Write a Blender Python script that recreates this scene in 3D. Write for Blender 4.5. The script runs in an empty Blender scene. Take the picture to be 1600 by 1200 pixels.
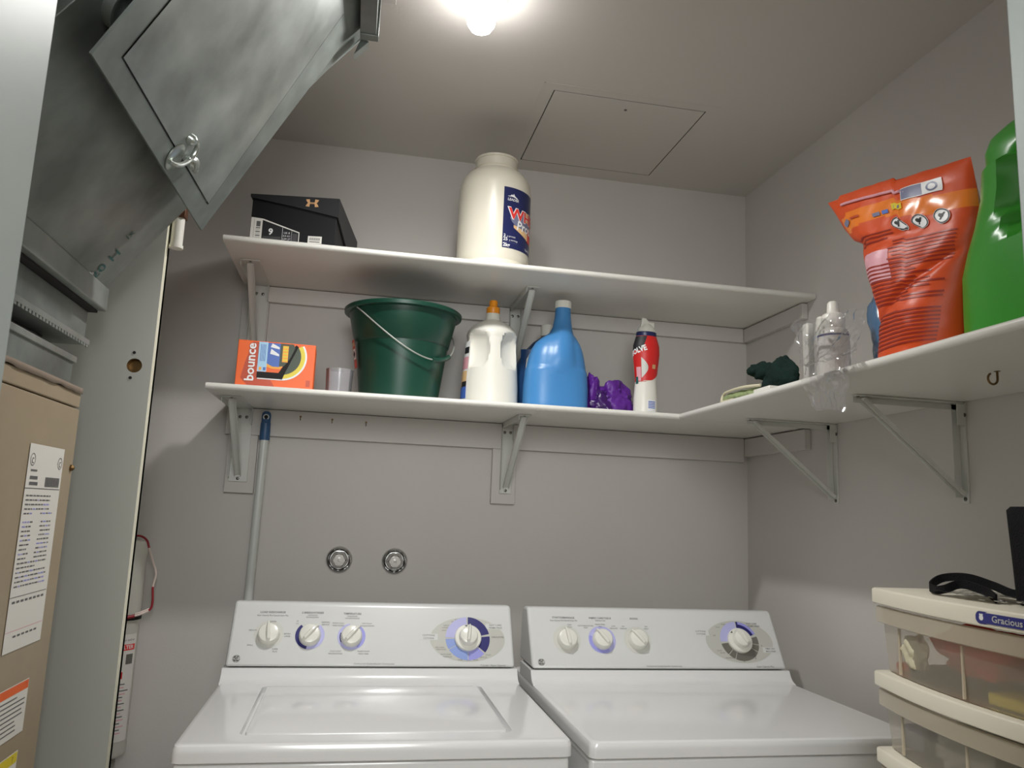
import bpy, bmesh, math, random
from math import sin, cos, pi, radians
from mathutils import Vector, Matrix, noise
from mathutils.geometry import tessellate_polygon
random.seed(7)
sc = bpy.context.scene
C = sc.collection

# ------------------------------------------------------------------ camera
cam_d = bpy.data.cameras.new('camera')
cam = bpy.data.objects.new('camera', cam_d); C.objects.link(cam)
cam_d.sensor_fit = 'HORIZONTAL'; cam_d.sensor_width = 36.0
cam_d.lens = 1237.9 * 36 / 1600
cam_d.clip_start = 0.02
cam_d.dof.use_dof = True; cam_d.dof.focus_distance = 2.1; cam_d.dof.aperture_fstop = 22
_r = Vector((0.97986464, -0.1956336, 0.03990971)); _u = Vector((-0.07011705, -0.15000713, 0.98619545)); _f = Vector((0.18694622, 0.9691364, 0.16070393))
M = Matrix((( _r.x, _u.x, -_f.x, 0.2646), (_r.y, _u.y, -_f.y, -2.3872), (_r.z, _u.z, -_f.z, 1.316), (0, 0, 0, 1)))
cam.matrix_world = M
sc.camera = cam

# ------------------------------------------------------------------ world, added hall fill light, exposure
w = bpy.data.worlds.new('world'); sc.world = w; w.use_nodes = True
w.node_tree.nodes['Background'].inputs[0].default_value = (0.75, 0.8, 0.85, 1)
w.node_tree.nodes['Background'].inputs[1].default_value = 0.10
BULB = (0.463, -0.845, 2.362)
BULB_STRENGTH = 30.0
sp_d = bpy.data.lights.new('bulb_downlight', 'SPOT'); sp_d.energy = 27.0; sp_d.color = (1.0, 0.985, 0.965); sp_d.shadow_soft_size = 0.03
sp_d.spot_size = radians(175); sp_d.spot_blend = 1.0
sp = bpy.data.objects.new('bulb_downlight', sp_d); C.objects.link(sp); sp.location = (BULB[0], BULB[1], BULB[2] - 0.045)
hl_d = bpy.data.lights.new('hall_fill_light', 'POINT'); hl_d.energy = 60.0; hl_d.color = (0.975, 0.99, 1.0); hl_d.shadow_soft_size = 0.4  # unseen soft fill added on the hall side to lift brightness, no fixture
hl = bpy.data.objects.new('hall_fill_light', hl_d); C.objects.link(hl); hl.location = (0.25, -3.05, 1.95)
sc.view_settings.view_transform = 'Standard'; sc.view_settings.look = 'None'
sc.view_settings.gamma = 1.0; sc.view_settings.exposure = 0.42
sc.view_settings.use_curve_mapping = False
sc.cycles.max_bounces = 10; sc.cycles.diffuse_bounces = 6; sc.cycles.glossy_bounces = 5
sc.cycles.transparent_max_bounces = 16; sc.cycles.transmission_bounces = 8
sc.cycles.sample_clamp_indirect = 6.0

# ------------------------------------------------------------------ materials
def lin(c):
    return tuple(((v / 255) / 12.92 if v / 255 <= 0.04045 else ((v / 255 + 0.055) / 1.055) ** 2.4) for v in c)
def mat(name, rgb, rough=0.5, metal=0.0, spec=0.5, noise_amt=0.0, noise_scale=20, bump=0.0, bump_scale=60,
        alpha=1.0, trans=0.0, sss=0.0, coat=0.0, emit=None, aniso=None):
    m = bpy.data.materials.new(name); m.use_nodes = True
    nt = m.node_tree; b = nt.nodes['Principled BSDF']
    col = lin(rgb) + (1,)
    b.inputs['Base Color'].default_value = col
    b.inputs['Roughness'].default_value = rough; b.inputs['Metallic'].default_value = metal
    b.inputs['Specular IOR Level'].default_value = spec
    b.inputs['Alpha'].default_value = alpha; b.inputs['Transmission Weight'].default_value = trans
    b.inputs['Coat Weight'].default_value = coat; b.inputs['Coat Roughness'].default_value = 0.08
    if sss: b.inputs['Subsurface Weight'].default_value = sss; b.inputs['Subsurface Scale'].default_value = 0.01
    tc = nt.nodes.new('ShaderNodeTexCoord')
    if noise_amt:
        n = nt.nodes.new('ShaderNodeTexNoise'); n.inputs['Scale'].default_value = noise_scale; n.inputs['Detail'].default_value = 5
        nt.links.new(tc.outputs['Object'], n.inputs['Vector'])
        r = nt.nodes.new('ShaderNodeValToRGB')
        lo = tuple(max(0, c * (1 - noise_amt)) for c in col[:3]) + (1,); hi = tuple(min(1, c * (1 + noise_amt)) for c in col[:3]) + (1,)
        r.color_ramp.elements[0].position = 0.3; r.color_ramp.elements[1].position = 0.7
        r.color_ramp.elements[0].color = lo; r.color_ramp.elements[1].color = hi
        nt.links.new(n.outputs['Fac'], r.inputs[0]); nt.links.new(r.outputs[0], b.inputs['Base Color'])
    if bump:
        n2 = nt.nodes.new('ShaderNodeTexNoise'); n2.inputs['Scale'].default_value = bump_scale; n2.inputs['Detail'].default_value = 4
        nt.links.new(tc.outputs['Object'], n2.inputs['Vector'])
        bp = nt.nodes.new('ShaderNodeBump'); bp.inputs['Strength'].default_value = bump; bp.inputs['Distance'].default_value = 0.01
        nt.links.new(n2.outputs['Fac'], bp.inputs['Height']); nt.links.new(bp.outputs[0], b.inputs['Normal'])
    if emit:
        b.inputs['Emission Color'].default_value = lin(emit[0]) + (1,); b.inputs['Emission Strength'].default_value = emit[1]
    return m
def galv(name, rgb, lo=0.28, hi=0.5, scale=9):
    m = mat(name, rgb, rough=0.35, metal=0.75, noise_amt=0.28, noise_scale=scale, bump=0.05, bump_scale=5)
    nt = m.node_tree; b = nt.nodes['Principled BSDF']
    v = nt.nodes.new('ShaderNodeTexNoise'); v.inputs['Scale'].default_value = 7; v.inputs['Detail'].default_value = 6; v.inputs['Distortion'].default_value = 0.6
    tc = [n for n in nt.nodes if n.type == 'TEX_COORD'][0]
    nt.links.new(tc.outputs['Object'], v.inputs['Vector'])
    mr = nt.nodes.new('ShaderNodeMapRange'); mr.inputs['From Min'].default_value = 0.3; mr.inputs['From Max'].default_value = 0.7
    mr.inputs['To Min'].default_value = lo; mr.inputs['To Max'].default_value = hi
    nt.links.new(v.outputs['Fac'], mr.inputs['Value']); nt.links.new(mr.outputs[0], b.inputs['Roughness'])
    return m
def mix_clear(name, rgb, cover, rough=0.15, fres=0.0):
    """clear or frosted plastic film: transparency mixed with a lit coat"""
    m = bpy.data.materials.new(name); m.use_nodes = True; nt = m.node_tree; nt.nodes.clear()
    out = nt.nodes.new('ShaderNodeOutputMaterial'); t = nt.nodes.new('ShaderNodeBsdfTransparent')
    p = nt.nodes.new('ShaderNodeBsdfPrincipled'); p.inputs['Base Color'].default_value = lin(rgb) + (1,); p.inputs['Roughness'].default_value = rough
    tl = nt.nodes.new('ShaderNodeBsdfTranslucent'); tl.inputs[0].default_value = lin(rgb) + (1,)
    mx0 = nt.nodes.new('ShaderNodeMixShader'); mx0.inputs[0].default_value = 0.35
    nt.links.new(p.outputs[0], mx0.inputs[1]); nt.links.new(tl.outputs[0], mx0.inputs[2])
    g = nt.nodes.new('ShaderNodeBsdfGlossy'); g.inputs['Roughness'].default_value = rough
    mx = nt.nodes.new('ShaderNodeMixShader'); mx.inputs[0].default_value = cover
    nt.links.new(t.outputs[0], mx.inputs[1]); nt.links.new(mx0.outputs[0], mx.inputs[2])
    lw = nt.nodes.new('ShaderNodeLayerWeight'); lw.inputs[0].default_value = fres
    mx2 = nt.nodes.new('ShaderNodeMixShader'); nt.links.new(lw.outputs['Fresnel'], mx2.inputs[0])
    nt.links.new(mx.outputs[0], mx2.inputs[1]); nt.links.new(g.outputs[0], mx2.inputs[2]); nt.links.new(mx2.outputs[0], out.inputs[0])
    return m

WALL = mat('wall_paint', (203, 199, 194), 0.6, spec=0.3, noise_amt=0.02, noise_scale=3, bump=0.03, bump_scale=180)
CEIL = mat('ceiling_paint', (206, 202, 196), 0.55, spec=0.3, bump=0.03, bump_scale=150)
FLOOR = mat('floor_vinyl', (150, 142, 130), 0.5, noise_amt=0.15, noise_scale=8)
JAMB = mat('door_trim_paint', (160, 167, 164), 0.4, spec=0.4)
HALL = mat('hall_paint', (190, 190, 185), 0.7)
SHELF = mat('white_melamine', (220, 218, 211), 0.32, spec=0.5, noise_amt=0.015, noise_scale=4)
CLEAT = mat('painted_cleat', (203, 199, 194), 0.5, spec=0.3)
BRACK = mat('white_enamel_bracket', (205, 206, 200), 0.35, spec=0.5)
SCREW = mat('screw_steel', (110, 108, 102), 0.35, metal=0.9)
WHITE = mat('appliance_enamel', (220, 220, 219), 0.17, spec=0.5, coat=0.3)
CONS = mat('console_plastic', (208, 209, 207), 0.25, spec=0.5)
KNOB = mat('knob_plastic', (222, 221, 212), 0.25, spec=0.5)
OVAL = mat('print_pale_grey', (186, 186, 178), 0.35); HALO = mat('print_halo_grey', (200, 200, 193), 0.35)
NAVY = mat('print_navy', (40, 38, 105), 0.35); LILAC = mat('print_lilac', (178, 178, 220), 0.35); SKY = mat('print_sky_blue', (135, 155, 210), 0.35)
PERI = mat('print_periwinkle', (150, 150, 215), 0.35); GREYP = mat('print_dark_grey', (108, 106, 98), 0.35); INK = mat('print_ink', (95, 95, 95), 0.5)
INKD = mat('print_black', (35, 35, 38), 0.5); PAPER = mat('label_paper', (225, 222, 215), 0.5)
DARK = mat('dark_gap', (30, 28, 27), 0.8); BLACK = mat('black_card', (24, 24, 26), 0.55, spec=0.3)
GALV = galv('galvanised_steel', (138, 145, 141), 0.42, 0.62); GALV2 = galv('galvanised_steel_dark', (128, 134, 130), 0.3, 0.5); GALV3 = galv('galvanised_steel_bright', (160, 166, 162), 0.38, 0.55)
CHROME = mat('chrome', (205, 205, 205), 0.14, metal=1.0); ZINC = mat('zinc_plate', (190, 196, 190), 0.3, metal=0.9)
BEIGE = mat('beige_furnace_enamel', (160, 145, 121), 0.45, noise_amt=0.03)
DOORP = mat('door_leaf_paint', (180, 181, 174), 0.5, spec=0.3); DOORE = mat('door_leaf_lit_edge', (228, 226, 205), 0.5)  # leaf edge made lighter: the light striking it is put into its colour
BRASS = mat('brass', (120, 95, 60), 0.35, metal=0.9); BROWN = mat('brown_metal', (95, 62, 42), 0.5, metal=0.3)
WHITEP = mat('white_plastic', (226, 224, 214), 0.35, sss=0.05); WIRE = mat('bright_wire', (190, 192, 186), 0.3, metal=0.5); GREEN = mat('bucket_green', (20, 64, 50), 0.35, noise_amt=0.08, noise_scale=5)
JARW = mat('cream_jar_plastic', (222, 217, 201), 0.32, sss=0.05)
ORANGE = mat('orange_carton', (238, 98, 14), 0.4); ORED = mat('dark_orange_print', (190, 68, 28), 0.4); YEL = mat('yellow_print', (226, 205, 50), 0.4)
YORG = mat('amber_print', (245, 165, 40), 0.4); LBLUE = mat('pale_blue_print', (165, 205, 232), 0.4); MBLUE = mat('mid_blue_print', (70, 105, 185), 0.4)
DGREEN = mat('dark_green_print', (50, 62, 40), 0.4); RED = mat('red_print', (205, 38, 36), 0.4); REDL = mat('label_red', (225, 60, 55), 0.4)
WHT = mat('white_print', (235, 235, 235), 0.4); PINK = mat('pink_print', (225, 165, 175), 0.4); PEACH = mat('peach_print', (228, 190, 140), 0.4)
TAN = mat('tan_emblem', (205, 160, 115), 0.4); LNAVY = mat('label_navy', (36, 42, 88), 0.3); LSLATE = mat('label_slate', (118, 122, 150), 0.35)
LORG = mat('label_orange', (226, 150, 75), 0.35)
OCAP = mat('orange_cap', (240, 150, 30), 0.35); BLUEB = mat('blue_bottle_plastic', (70, 136, 196), 0.35, sss=0.05)
DBLUE = mat('dark_blue_bottle_plastic', (28, 62, 105), 0.3); PURPLE = mat('purple_film', (92, 38, 138), 0.38, spec=0.4, bump=0.5, bump_scale=22)
DPURP = mat('dark_purple_film', (60, 24, 95), 0.25, spec=0.6); GREENB = mat('green_bottle_plastic', (56, 150, 44), 0.3, sss=0.04)
OBAG = mat('orange_pouch_film', (212, 78, 28), 0.42, spec=0.4, bump=0.12, bump_scale=20); OBAG2 = mat('amber_pouch_print', (238, 128, 40), 0.25, spec=0.6)
DRED = mat('pouch_text_red', (150, 38, 20), 0.42); CART = mat('cart_white_plastic', (224, 218, 200), 0.35); CARTN = mat('cart_label_navy', (52, 54, 128), 0.3)
FROST = mix_clear('frosted_drawer_plastic', (232, 222, 200), 0.38, 0.3, 0.12); FROSTL = mix_clear('frosted_drawer_lip', (228, 216, 192), 0.75, 0.35, 0.15)
CLEAR = mix_clear('clear_bag_film', (225, 225, 230), 0.12, 0.07, 0.5); CUPM = mix_clear('clear_cup_plastic', (215, 215, 222), 0.28, 0.12, 0.2)
BLUEF = mix_clear('blue_bag_film', (110, 165, 215), 0.72, 0.2, 0.3)
FABB = mat('black_fabric', (20, 20, 22), 0.85, spec=0.2, bump=0.4, bump_scale=400); DGF = mat('dark_green_cloth', (26, 42, 38), 0.95, spec=0.1, bump=0.3, bump_scale=90)
LGF = mat('sage_green_cloth', (146, 160, 112), 0.85, noise_amt=0.25, noise_scale=60); CRF = mat('cream_cloth', (205, 198, 170), 0.85)
TEAL = mat('teal_marker', (28, 90, 88), 0.5); CORDR = mat('red_cord', (150, 30, 42), 0.5); CORDW = mat('white_cord', (222, 205, 195), 0.5)
POLEB = mat('blue_grip', (52, 88, 128), 0.4); POLEW = mat('white_pole_enamel', (205, 208, 203), 0.3)
BULBM = mat('lit_bulb_glass', (255, 250, 240), 0.3, emit=((255, 252, 250), BULB_STRENGTH)); PORC = mat('white_porcelain', (230, 228, 222), 0.2)

# ------------------------------------------------------------------ mesh helpers
class MB:
    def __init__(s): s.v = []; s.f = []; s.mi = []; s.mats = []; s.sm = []
    def m(s, mt):
        if mt not in s.mats: s.mats.append(mt)
        return s.mats.index(mt)
    def add(s, vs, fs, mt, T=None, smooth=False):
        o = len(s.v); k = s.m(mt)
        for p in vs:
            p = Vector(p); s.v.append(T @ p if T else p)
        for f in fs: s.f.append([i + o for i in f]); s.mi.append(k); s.sm.append(smooth)
        return s
    def box(s, a, b, mt, T=None):
        x0, y0, z0 = a; x1, y1, z1 = b
        vs = [(x0, y0, z0), (x1, y0, z0), (x1, y1, z0), (x0, y1, z0), (x0, y0, z1), (x1, y0, z1), (x1, y1, z1), (x0, y1, z1)]
        return s.add(vs, [(0, 3, 2, 1), (4, 5, 6, 7), (0, 1, 5, 4), (1, 2, 6, 5), (2, 3, 7, 6), (3, 0, 4, 7)], mt, T)
    def loops(s, L, mt, T=None, cap0=True, cap1=True, smooth=True, closed=True):
        n = len(L[0]); vs = [p for l in L for p in l]; fs = []
        for i in range(len(L) - 1):
            for j in range(n if closed else n - 1):
                k = (j + 1) % n; fs.append((i * n + j, i * n + k, (i + 1) * n + k, (i + 1) * n + j))
        s.add(vs, fs, mt, T, smooth)
        if cap0: s.add(L[0], [tuple(range(n))[::-1]], mt, T)
        if cap1: s.add(L[-1], [tuple(range(n))], mt, T)
        return s
    def lathe(s, prof, mt, T=None, n=40, sx=1.0, sy=1.0, caps=(True, True), rf=None):
        L = []
        for i, (r, z) in enumerate(prof):
            row = []
            for j in range(n):
                a = 2 * pi * j / n; rr = r * (rf(a, z) if rf else 1)
                row.append((rr * cos(a) * sx, rr * sin(a) * sy, z))
            L.append(row)
        return s.loops(L, mt, T, caps[0], caps[1])
    def cyl(s, p0, p1, r, mt, n=20, r1=None, T=None):
        p0 = Vector(p0); p1 = Vector(p1); d = (p1 - p0).normalized()
        a = d.orthogonal().normalized(); b = d.cross(a); r1 = r if r1 is None else r1
        L = [[p + (a * cos(2 * pi * j / n) + b * sin(2 * pi * j / n)) * q for j in range(n)] for p, q in ((p0, r), (p1, r1))]
        return s.loops(L, mt, T)
    def tube(s, pts, r, mt, n=10, T=None, closed=False):
        P = [Vector(p) for p in pts]; L = []; up = None
        for i, p in enumerate(P):
            d = (P[min(i + 1, len(P) - 1)] - P[max(i - 1, 0)]).normalized()
            if up is None: up = d.orthogonal().normalized()
            up = (up - d * up.dot(d)).normalized(); b = d.cross(up)
            L.append([p + (up * cos(2 * pi * j / n) + b * sin(2 * pi * j / n)) * r for j in range(n)])
        return s.loops(L, mt, T)
    def prism(s, poly, x0, x1, mt, T=None, axis='x', smooth=False):
        f = {'x': lambda a, b, h: (h, a, b), 'y': lambda a, b, h: (a, h, b), 'z': lambda a, b, h: (a, b, h)}[axis]
        return s.loops([[f(a, b, x0) for a, b in poly], [f(a, b, x1) for a, b in poly]], mt, T, smooth=smooth)
    def poly(s, pts, mt, T=None, z=0.0):
        return s.add([(p[0], p[1], z) if len(p) == 2 else p for p in pts], [tuple(range(len(pts)))], mt, T)
    def rect(s, x0, y0, x1, y1, mt, T=None, z=0.0, nx=1, ny=1):
        vs = [(x0 + (x1 - x0) * i / nx, y0 + (y1 - y0) * j / ny, z) for j in range(ny + 1) for i in range(nx + 1)]
        fs = [(j * (nx + 1) + i, j * (nx + 1) + i + 1, (j + 1) * (nx + 1) + i + 1, (j + 1) * (nx + 1) + i) for j in range(ny) for i in range(nx)]
        return s.add(vs, fs, mt, T)
    def ring(s, r0, r1, a0, a1, mt, T=None, z=0.0, cx=0.0, cy=0.0, n=24, e=1.0):
        vs = []
        for i in range(n + 1):
            a = a0 + (a1 - a0) * i / n
            vs += [(cx + r0 * cos(a) * e, cy + r0 * sin(a), z), (cx + r1 * cos(a) * e, cy + r1 * sin(a), z)]
        return s.add(vs, [(2 * i, 2 * i + 1, 2 * i + 3, 2 * i + 2) if a1 > a0 else (2 * i, 2 * i + 2, 2 * i + 3, 2 * i + 1) for i in range(n)], mt, T)
    def holed(s, outer, inner, mt, T=None, flip=False):
        a = [Vector(p) for p in outer]; b = [Vector(p) for p in inner]
        tri = tessellate_polygon([a, b]); vs = a + b
        fs = []
        for t in tri:
            n = (vs[t[1]] - vs[t[0]]).cross(vs[t[2]] - vs[t[0]])
            if (n.z < 0) != flip: t = t[::-1]
            fs.append(t)
        return s.add(vs, fs, mt, T)
    def text(s, txt, x, y, size, mt, T=None, z=0.0, align='CENTER', rot=0.0, shear=0.0, bold=0.0, sx=1.0):
        me = text_mesh(txt, align, shear, bold)
        R = Matrix.Translation((x, y, z)) @ Matrix.Rotation(rot, 4, 'Z') @ Matrix.Diagonal((size * sx, size, 1, 1))
        return s.add([v for v in me[0]], me[1], mt, (T @ R) if T else R)
    def map(s, fn, start=0):
        for i in range(start, len(s.v)): s.v[i] = Vector(fn(s.v[i]))
        return s
    def build(s, name, parent=None, bevel=0.0, seg=2, sub=0, ang=35, solid=0.0):
        me = bpy.data.meshes.new(name); me.from_pydata([tuple(v) for v in s.v], [], s.f)
        for mt in s.mats: me.materials.append(mt)
        me.polygons.foreach_set('material_index', s.mi); me.update()
        bm = bmesh.new(); bm.from_mesh(me); bmesh.ops.remove_doubles(bm, verts=bm.verts, dist=1e-6)
        bm.to_mesh(me); bm.free()
        me.polygons.foreach_set('use_smooth', [True] * len(me.polygons))
        me.set_sharp_from_angle(angle=radians(ang))
        o = bpy.data.objects.new(name, me); C.objects.link(o)
        if parent is not None: o.parent = parent
        if solid:
            md = o.modifiers.new('solidify', 'SOLIDIFY'); md.thickness = solid; md.offset = 0
        if sub:
            md = o.modifiers.new('subsurf', 'SUBSURF'); md.levels = sub; md.render_levels = sub
        if bevel:
            md = o.modifiers.new('bevel', 'BEVEL'); md.width = bevel; md.segments = seg; md.limit_method = 'ANGLE'; md.angle_limit = radians(40)
            md.harden_normals = False
        return o
_tc = {}
def text_mesh(txt, align, shear, bold):
    k = (txt, align, shear, bold)
    if k not in _tc:
        cu = bpy.data.curves.new('t', 'FONT'); cu.body = txt; cu.align_x = align; cu.align_y = 'CENTER'; cu.shear = shear
        cu.offset = bold; cu.resolution_u = 2
        ob = bpy.data.objects.new('t', cu); C.objects.link(ob)
        dg = bpy.context.evaluated_depsgraph_get(); me = bpy.data.meshes.new_from_object(ob.evaluated_get(dg))
        _tc[k] = ([tuple(v.co) for v in me.vertices], [tuple(p.vertices) for p in me.polygons])
        bpy.data.objects.remove(ob); bpy.data.curves.remove(cu); bpy.data.meshes.remove(me)
    return _tc[k]
def rrect(x0, y0, x1, y1, r, n=5):
    P = []
    for cx, cy, a in ((x1 - r, y0 + r, -pi / 2), (x1 - r, y1 - r, 0), (x0 + r, y1 - r, pi / 2), (x0 + r, y0 + r, pi)):
        for i in range(n + 1):
            t = a + pi / 2 * i / n; P.append((cx + r * cos(t), cy + r * sin(t)))
    return P
def tag(o, label=None, cat=None, group=None, kind=None):
    if label: o['label'] = label
    if cat: o['category'] = cat
    if group: o['group'] = group
    if kind: o['kind'] = kind
    return o
def thing(name, label, cat, loc=(0, 0, 0), rz=0.0, group=None):
    o = bpy.data.objects.new(name, None); C.objects.link(o); o.empty_display_size = 0.05
    o.location = loc; o.rotation_euler = (0, 0, rz)
    return tag(o, label, cat, group)
def struct(name, mb, bevel=0.0, parent=None):
    o = mb.build(name, parent, bevel)
    if parent is None: o['kind'] = 'structure'
    return o
def frame(P, ex, ey):
    """matrix whose local x,y run along ex,ey from P and z is their normal"""
    ex = Vector(ex).normalized(); ey = Vector(ey).normalized(); ez = ex.cross(ey)
    return Matrix(((ex.x, ey.x, ez.x, P[0]), (ex.y, ey.y, ez.y, P[1]), (ex.z, ey.z, ez.z, P[2]), (0, 0, 0, 1)))
def crumple(o_mb, amp, scale, seed=0, amp2=0.0):
    def fn(v):
        q = v * scale + Vector((seed, seed * 2.3, seed * 0.7))
        d = noise.noise_vector(q) * amp + noise.noise_vector(q * 3.1) * amp2
        return v + d
    return o_mb.map(fn)

# ------------------------------------------------------------------ setting
XR, H, XL, YF = 1.5146, 2.42, -0.95, -1.77
T_ = 0.1
struct('floor', MB().box((XL - T_, -3.9, -0.1), (XR + 0.4, T_, 0), FLOOR))
struct('wall_back', MB().box((XL - T_, 0, 0), (XR + T_, T_, H), WALL))
struct('wall_right', MB().box((XR, YF, 0), (XR + T_, 0, H), WALL))
struct('wall_left', MB().box((XL - T_, YF, 0), (XL, 0, H), WALL))
# front wall with the doorway the picture is taken through
JL, JR, DH = 0.0, 0.889, 2.11
fw = MB()
fw.box((XL - T_, YF - 0.12, 0), (JL, YF, H), WALL); fw.box((JR, YF - 0.12, 0), (XR + T_, YF, H), WALL)
fw.box((JL, YF - 0.12, DH), (JR, YF, H), WALL)
struct('wall_front', fw)
struct('trim_1', MB().box((JL, YF - 0.135, 0), (0.015, YF + 0.0, DH - 0.015), JAMB), 0.002)
struct('trim_2', MB().box((0.873, YF - 0.135, 0), (JR, YF + 0.0, DH - 0.015), JAMB), 0.002)
struct('trim_3', MB().box((JL, YF - 0.135, DH - 0.015), (JR, YF, DH), JAMB), 0.002)
hall = MB(); hall.box((XL - T_, -3.9, 0), (XR + 0.4, -3.8, H), HALL)
struct('wall_hall', hall)
struct('wall_hall_left', MB().box((XL - T_, -3.8, 0), (XL, YF - 0.12, H), HALL))
struct('wall_hall_right', MB().box((XR + 0.3, -3.8, 0), (XR + 0.4, YF - 0.12, H), HALL))
# ceiling with the hatch opening
hx0, hx1, hy0, hy1 = 0.712, 1.135, -0.499, -0.074
cl = MB()
outer = [(XL - T_, -3.9, H), (XR + 0.4, -3.9, H), (XR + 0.4, T_, H), (XL - T_, T_, H)]
g = 0.003
inner = [(hx0 - g, hy0 - g, H), (hx1 + g, hy0 - g, H), (hx1 + g, hy1 + g, H), (hx0 - g, hy1 + g, H)]
cl.holed(outer, inner, CEIL, flip=True)
ringv = inner + [(x, y, H + 0.02) for x, y, z in inner]
cl.add(ringv, [(0, 1, 5, 4), (1, 2, 6, 5), (2, 3, 7, 6), (3, 0, 4, 7)], DARK)
cl.box((XL - T_, -3.9, H + 0.02), (XR + 0.4, T_, H + 0.1), DARK)
# thin plaster bead round the hatch
b0 = 0.035
for a, b in (((hx0 - b0, hy0 - b0), (hx1 + b0, hy0 - b0 + 0.003)), ((hx0 - b0, hy0 - b0), (hx0 - b0 + 0.003, hy1 + b0))):
    cl.box((a[0], a[1], H - 0.0006), (b[0], b[1], H + 0.0001), CEIL)
struct('ceiling', cl)
hp = MB().box((hx0, hy0, H - 0.0005), (hx1, hy1, H + 0.0185), CEIL)
hp.cyl(((hx0 + hx1) / 2, hy0 + 0.045, H - 0.002), ((hx0 + hx1) / 2, hy0 + 0.045, H), 0.004, SCREW)
tag(hp.build('access_panel'), 'square white access panel set flush into the ceiling', 'access panel')

# ceiling lamp
t = thing('ceiling_lamp', 'bare lit bulb in a white holder on the ceiling', 'lamp', (BULB[0], BULB[1], H))
MB().lathe([(0.001, 0), (0.055, 0), (0.055, -0.007), (0.045, -0.012), (0.022, -0.014), (0.021, -0.024), (0.001, -0.024)][::-1], PORC).build('lamp_holder', t)
bz = BULB[2] - H
prof = [(0.001, -0.036), (0.012, -0.0345), (0.022, -0.028), (0.0295, -0.016), (0.0315, -0.002), (0.029, 0.012), (0.022, 0.026), (0.0165, 0.04), (0.0145, 0.045)]
MB().lathe([(r, z + bz) for r, z in prof], BULBM).build('bulb', t)

# ------------------------------------------------------------------ shelves
def shelf_edge(mb, x0, x1, y0, y1, z, mt, th=0.016, nose='y'):
    """board with a rounded front nose"""
    r = th / 2; pts = []
    if nose == 'y':
        pts = [(y1, z), (y0 + r, z)] + [(y0 + r - r * sin(a), z + r - r * cos(a)) for a in [pi * i / 8 for i in range(1, 8)]] + [(y0 + r, z + th), (y1, z + th)]
        mb.prism(pts, x0, x1, mt, axis='x')
    else:
        pts = [(x1, z), (x0 + r, z)] + [(x0 + r - r * sin(a), z + r - r * cos(a)) for a in [pi * i / 8 for i in range(1, 8)]] + [(x0 + r, z + th), (x1, z + th)]
        mb.prism(pts, y0, y1, mt, axis='y')
ZU, ZL = 1.950, 1.585
t = thing('wall_shelf', 'upper white shelf along the back wall', 'shelf', (0, 0, ZU))
m = MB(); shelf_edge(m, -0.093, XR - 0.002, -0.415, -0.002, 0.0, SHELF); m.build('board', t)
MB().box((-0.075, -0.0195, -0.048), (XR - 0.02, -0.001, -0.0015), CLEAT).build('cleat', t, 0.001)
MB().box((XR - 0.0195, -0.37, -0.048), (XR - 0.001, -0.0195, -0.0035), CLEAT).build('cleat', t, 0.001)
MB().box((-0.092, -0.0185, -0.349), (-0.017, -0.0005, -0.0485), CLEAT).build('backing_board', t, 0.001)
MB().box((0.683, -0.0185, -0.349), (0.752, -0.0005, -0.0485), CLEAT).build('backing_board', t, 0.001)
t = thing('wall_shelf', 'lower white shelf along the back wall, holding the green bucket', 'shelf', (0, 0, ZL))
m = MB(); shelf_edge(m, -0.1047, XR - 0.002, -0.380, -0.002, 0.0, SHELF); m.build('board', t)
MB().box((-0.105, -0.0195, -0.078), (XR - 0.02, -0.001, -0.0015), CLEAT).build('cleat', t, 0.001)
MB().box((XR - 0.0195, -0.372, -0.060), (XR - 0.001, -0.0195, -0.0035), CLEAT).build('cleat', t, 0.001)
MB().box((-0.094, -0.0185, -0.243), (-0.014, -0.0005, -0.0785), CLEAT).build('backing_board', t, 0.001)
MB().box((0.671, -0.0185, -0.243), (0.744, -0.0005, -0.0785), CLEAT).build('backing_board', t, 0.001)
t = thing('wall_shelf', 'white shelf along the right wall, holding the orange pouch', 'shelf', (0, 0, ZL))
m = MB(); shelf_edge(m, 1.1154, XR - 0.002, YF + 0.005, -0.381, 0.0, SHELF, nose='x'); m.build('board', t, 0.0015)

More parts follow.
